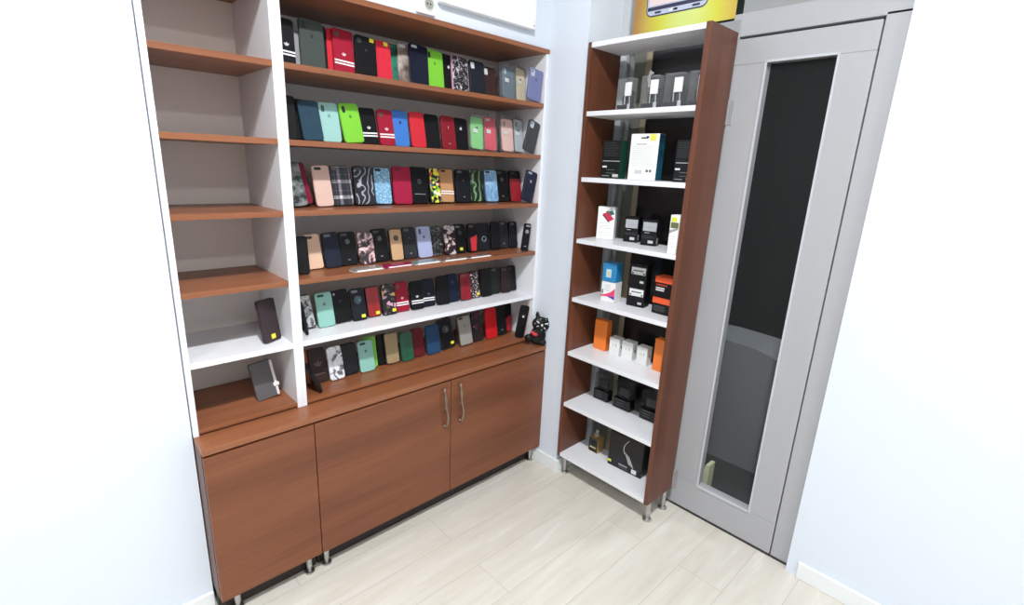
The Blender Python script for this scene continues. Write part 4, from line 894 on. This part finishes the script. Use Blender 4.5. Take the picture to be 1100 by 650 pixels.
bm = bmesh.new(); ring(bm, .0185, .0225, .012, .036, -.0095, -.013); link('socket_ring', bm, plain('mark_206_206_200', (206, 206, 200)), t)
bm = bmesh.new(); plate(bm, disc(.0185, .012, .036), -.0095, -.0105); link('socket_recess', bm, plain('mark_150_152_142', (150, 152, 142)), t)
bm = bmesh.new(); plate(bm, disc(.003, .005, .036, 10), -.0103, -.0112); plate(bm, disc(.003, .019, .036, 10), -.0103, -.0112); link('pin_hole', bm, BLACKP, t)
# yellow poster on the window above the bookcase
t = empty('poster', (XD-.004, -.838, 2.118), 'yellow poster of a phone on the window above the bookcase', 'poster')
def postermat():
    m, n, l, p = newmat('yellow_orange_print'); tc = n.new('ShaderNodeTexCoord'); mp = n.new('ShaderNodeMapping'); mp.inputs['Location'].default_value = (0, .10, -.10); mp.inputs['Scale'].default_value = (3.0, 4.2, 3.0)
    l.new(tc.outputs['Object'], mp.inputs['Vector']); g = n.new('ShaderNodeTexGradient'); g.gradient_type = 'SPHERICAL'; l.new(mp.outputs['Vector'], g.inputs['Vector'])
    r = ramp(n, [(0, (176, 130, 72)), (.25, (200, 176, 72)), (.5, (206, 206, 66)), (.85, (210, 220, 124))]); l.new(g.outputs['Fac'], r.inputs['Fac']); l.new(r.outputs['Color'], p.inputs['Base Color']); p.inputs['Roughness'].default_value = .4
    return m
boxo('sheet', postermat(), t, (0, .003, -.225, .228, 0, .78), 0)
def yz(name, mat, pts, x0, x1):
    bm = bmesh.new(); loft(bm, [[(x0, y, z) for y, z in pts], [(x1, y, z) for y, z in pts]]); return link(name, bm, mat, t)
yz('phone_outline', plain('navy_outline', (46, 48, 78), .4), rrpts(.276, .60, .028, .029, .362), .0002, -.0010)
yz('phone_edge', plain('mark_190_196_214', (190, 196, 214)), rrpts(.268, .59, .024, .029, .362), -.0009, -.0016)
yz('phone_body_line', plain('navy_outline', (46, 48, 78), .4), rect(.262, .014, .029, .092), -.0015, -.0021)
yz('phone_screen', plain('pale_pink_screen', (232, 212, 212), .35), rect(.250, .52, .029, .364), -.0020, -.0026)
for yy, ww in ((.110, .030), (.030, .020), (-.060, .034)): yz('port', plain('navy_outline', (46, 48, 78), .4), rrpts(ww, .008, .0035, yy, .076), -.0015, -.0022)
bm = bmesh.new(); box(bm, -.0022, -.0010, .020, .058, .071, .080); link('speaker_slots', bm, plain('mark_226_228_236', (226, 228, 236)), t)

# ------------------------------------------------------------ lamps
def downlight(x, y, power, size, label, color=(.98, .99, 1)):
    t = empty('ceiling_lamp', (x, y, RZ), label, 'lamp', 'round ceiling lamps')
    bm = bmesh.new(); lathe(bm, [(size/2+.03, -.001), (size/2+.035, -.02), (size/2+.002, -.026), (size/2, -.020)], 28); link('lamp_housing', bm, WPRINT, t)
    m, n, l, p = newmat('lamp_diffuser'); p.inputs['Emission Color'].default_value = (*color, 1); p.inputs['Emission Strength'].default_value = 6
    bm = bmesh.new(); lathe(bm, [(size/2, -.019), (size/2, -.0215)], 28); link('diffuser', bm, m, t)
    ld = bpy.data.lights.new('ceiling_lamp_light', 'AREA'); ld.shape = 'DISK'; ld.size = size; ld.energy = power; ld.color = color
    lo = bpy.data.objects.new('ceiling_lamp_light', ld); COL.objects.link(lo); lo.location = (0, 0, -.03); lo.parent = t
downlight(-1.76, -2.05, 142, .16, 'round ceiling lamp over the middle of the room')
downlight(-3.3, -2.4, 46, .5, 'added round fill lamp on the ceiling towards the far left wall')  # unseen lamp added as soft fill
downlight(-1.7, -4.0, 50, .5, 'added round fill lamp on the ceiling near the back wall')  # second added fill lamp, lifts the shadows in the shelving
ld = bpy.data.lights.new('outdoor_fill_light', 'AREA'); ld.size = .6; ld.energy = 45; ld.color = (.85, .93, 1)  # added fill light so the exterior shows through the glass
lo = bpy.data.objects.new('outdoor_fill_light', ld); COL.objects.link(lo); lo.location = (1.9, -2.0, 3.0)
wd = bpy.data.worlds.new('night'); SC.world = wd; wd.use_nodes = True
wd.node_tree.nodes['Background'].inputs['Color'].default_value = (.010, .012, .014, 1); wd.node_tree.nodes['Background'].inputs['Strength'].default_value = 1.0

# ------------------------------------------------------------ camera
cd = bpy.data.cameras.new('camera'); cam = bpy.data.objects.new('camera', cd); COL.objects.link(cam)
cd.sensor_fit = 'HORIZONTAL'; cd.sensor_width = 36.0; cd.lens = 539.356/1100*36.0; cd.shift_x = .01; cd.clip_start = .02
F = Vector((.6608269, .7025207, -.2641447)); R_ = Vector((.7350739, -.6768788, .0387487)); U_ = Vector((.1515722, .2197720, .9637044))
M = Matrix.Identity(4)
for i in range(3): M[i][0] = R_[i]; M[i][1] = U_[i]; M[i][2] = -F[i]
M.translation = Vector((-1.827151, -2.037528, 1.548794)); cam.matrix_world = M
SC.camera = cam
vs = SC.view_settings; SC.display_settings.display_device = 'sRGB'
vs.view_transform = 'Standard'; vs.look = 'None'; vs.exposure = -0.36; vs.gamma = 1.0; vs.use_curve_mapping = False
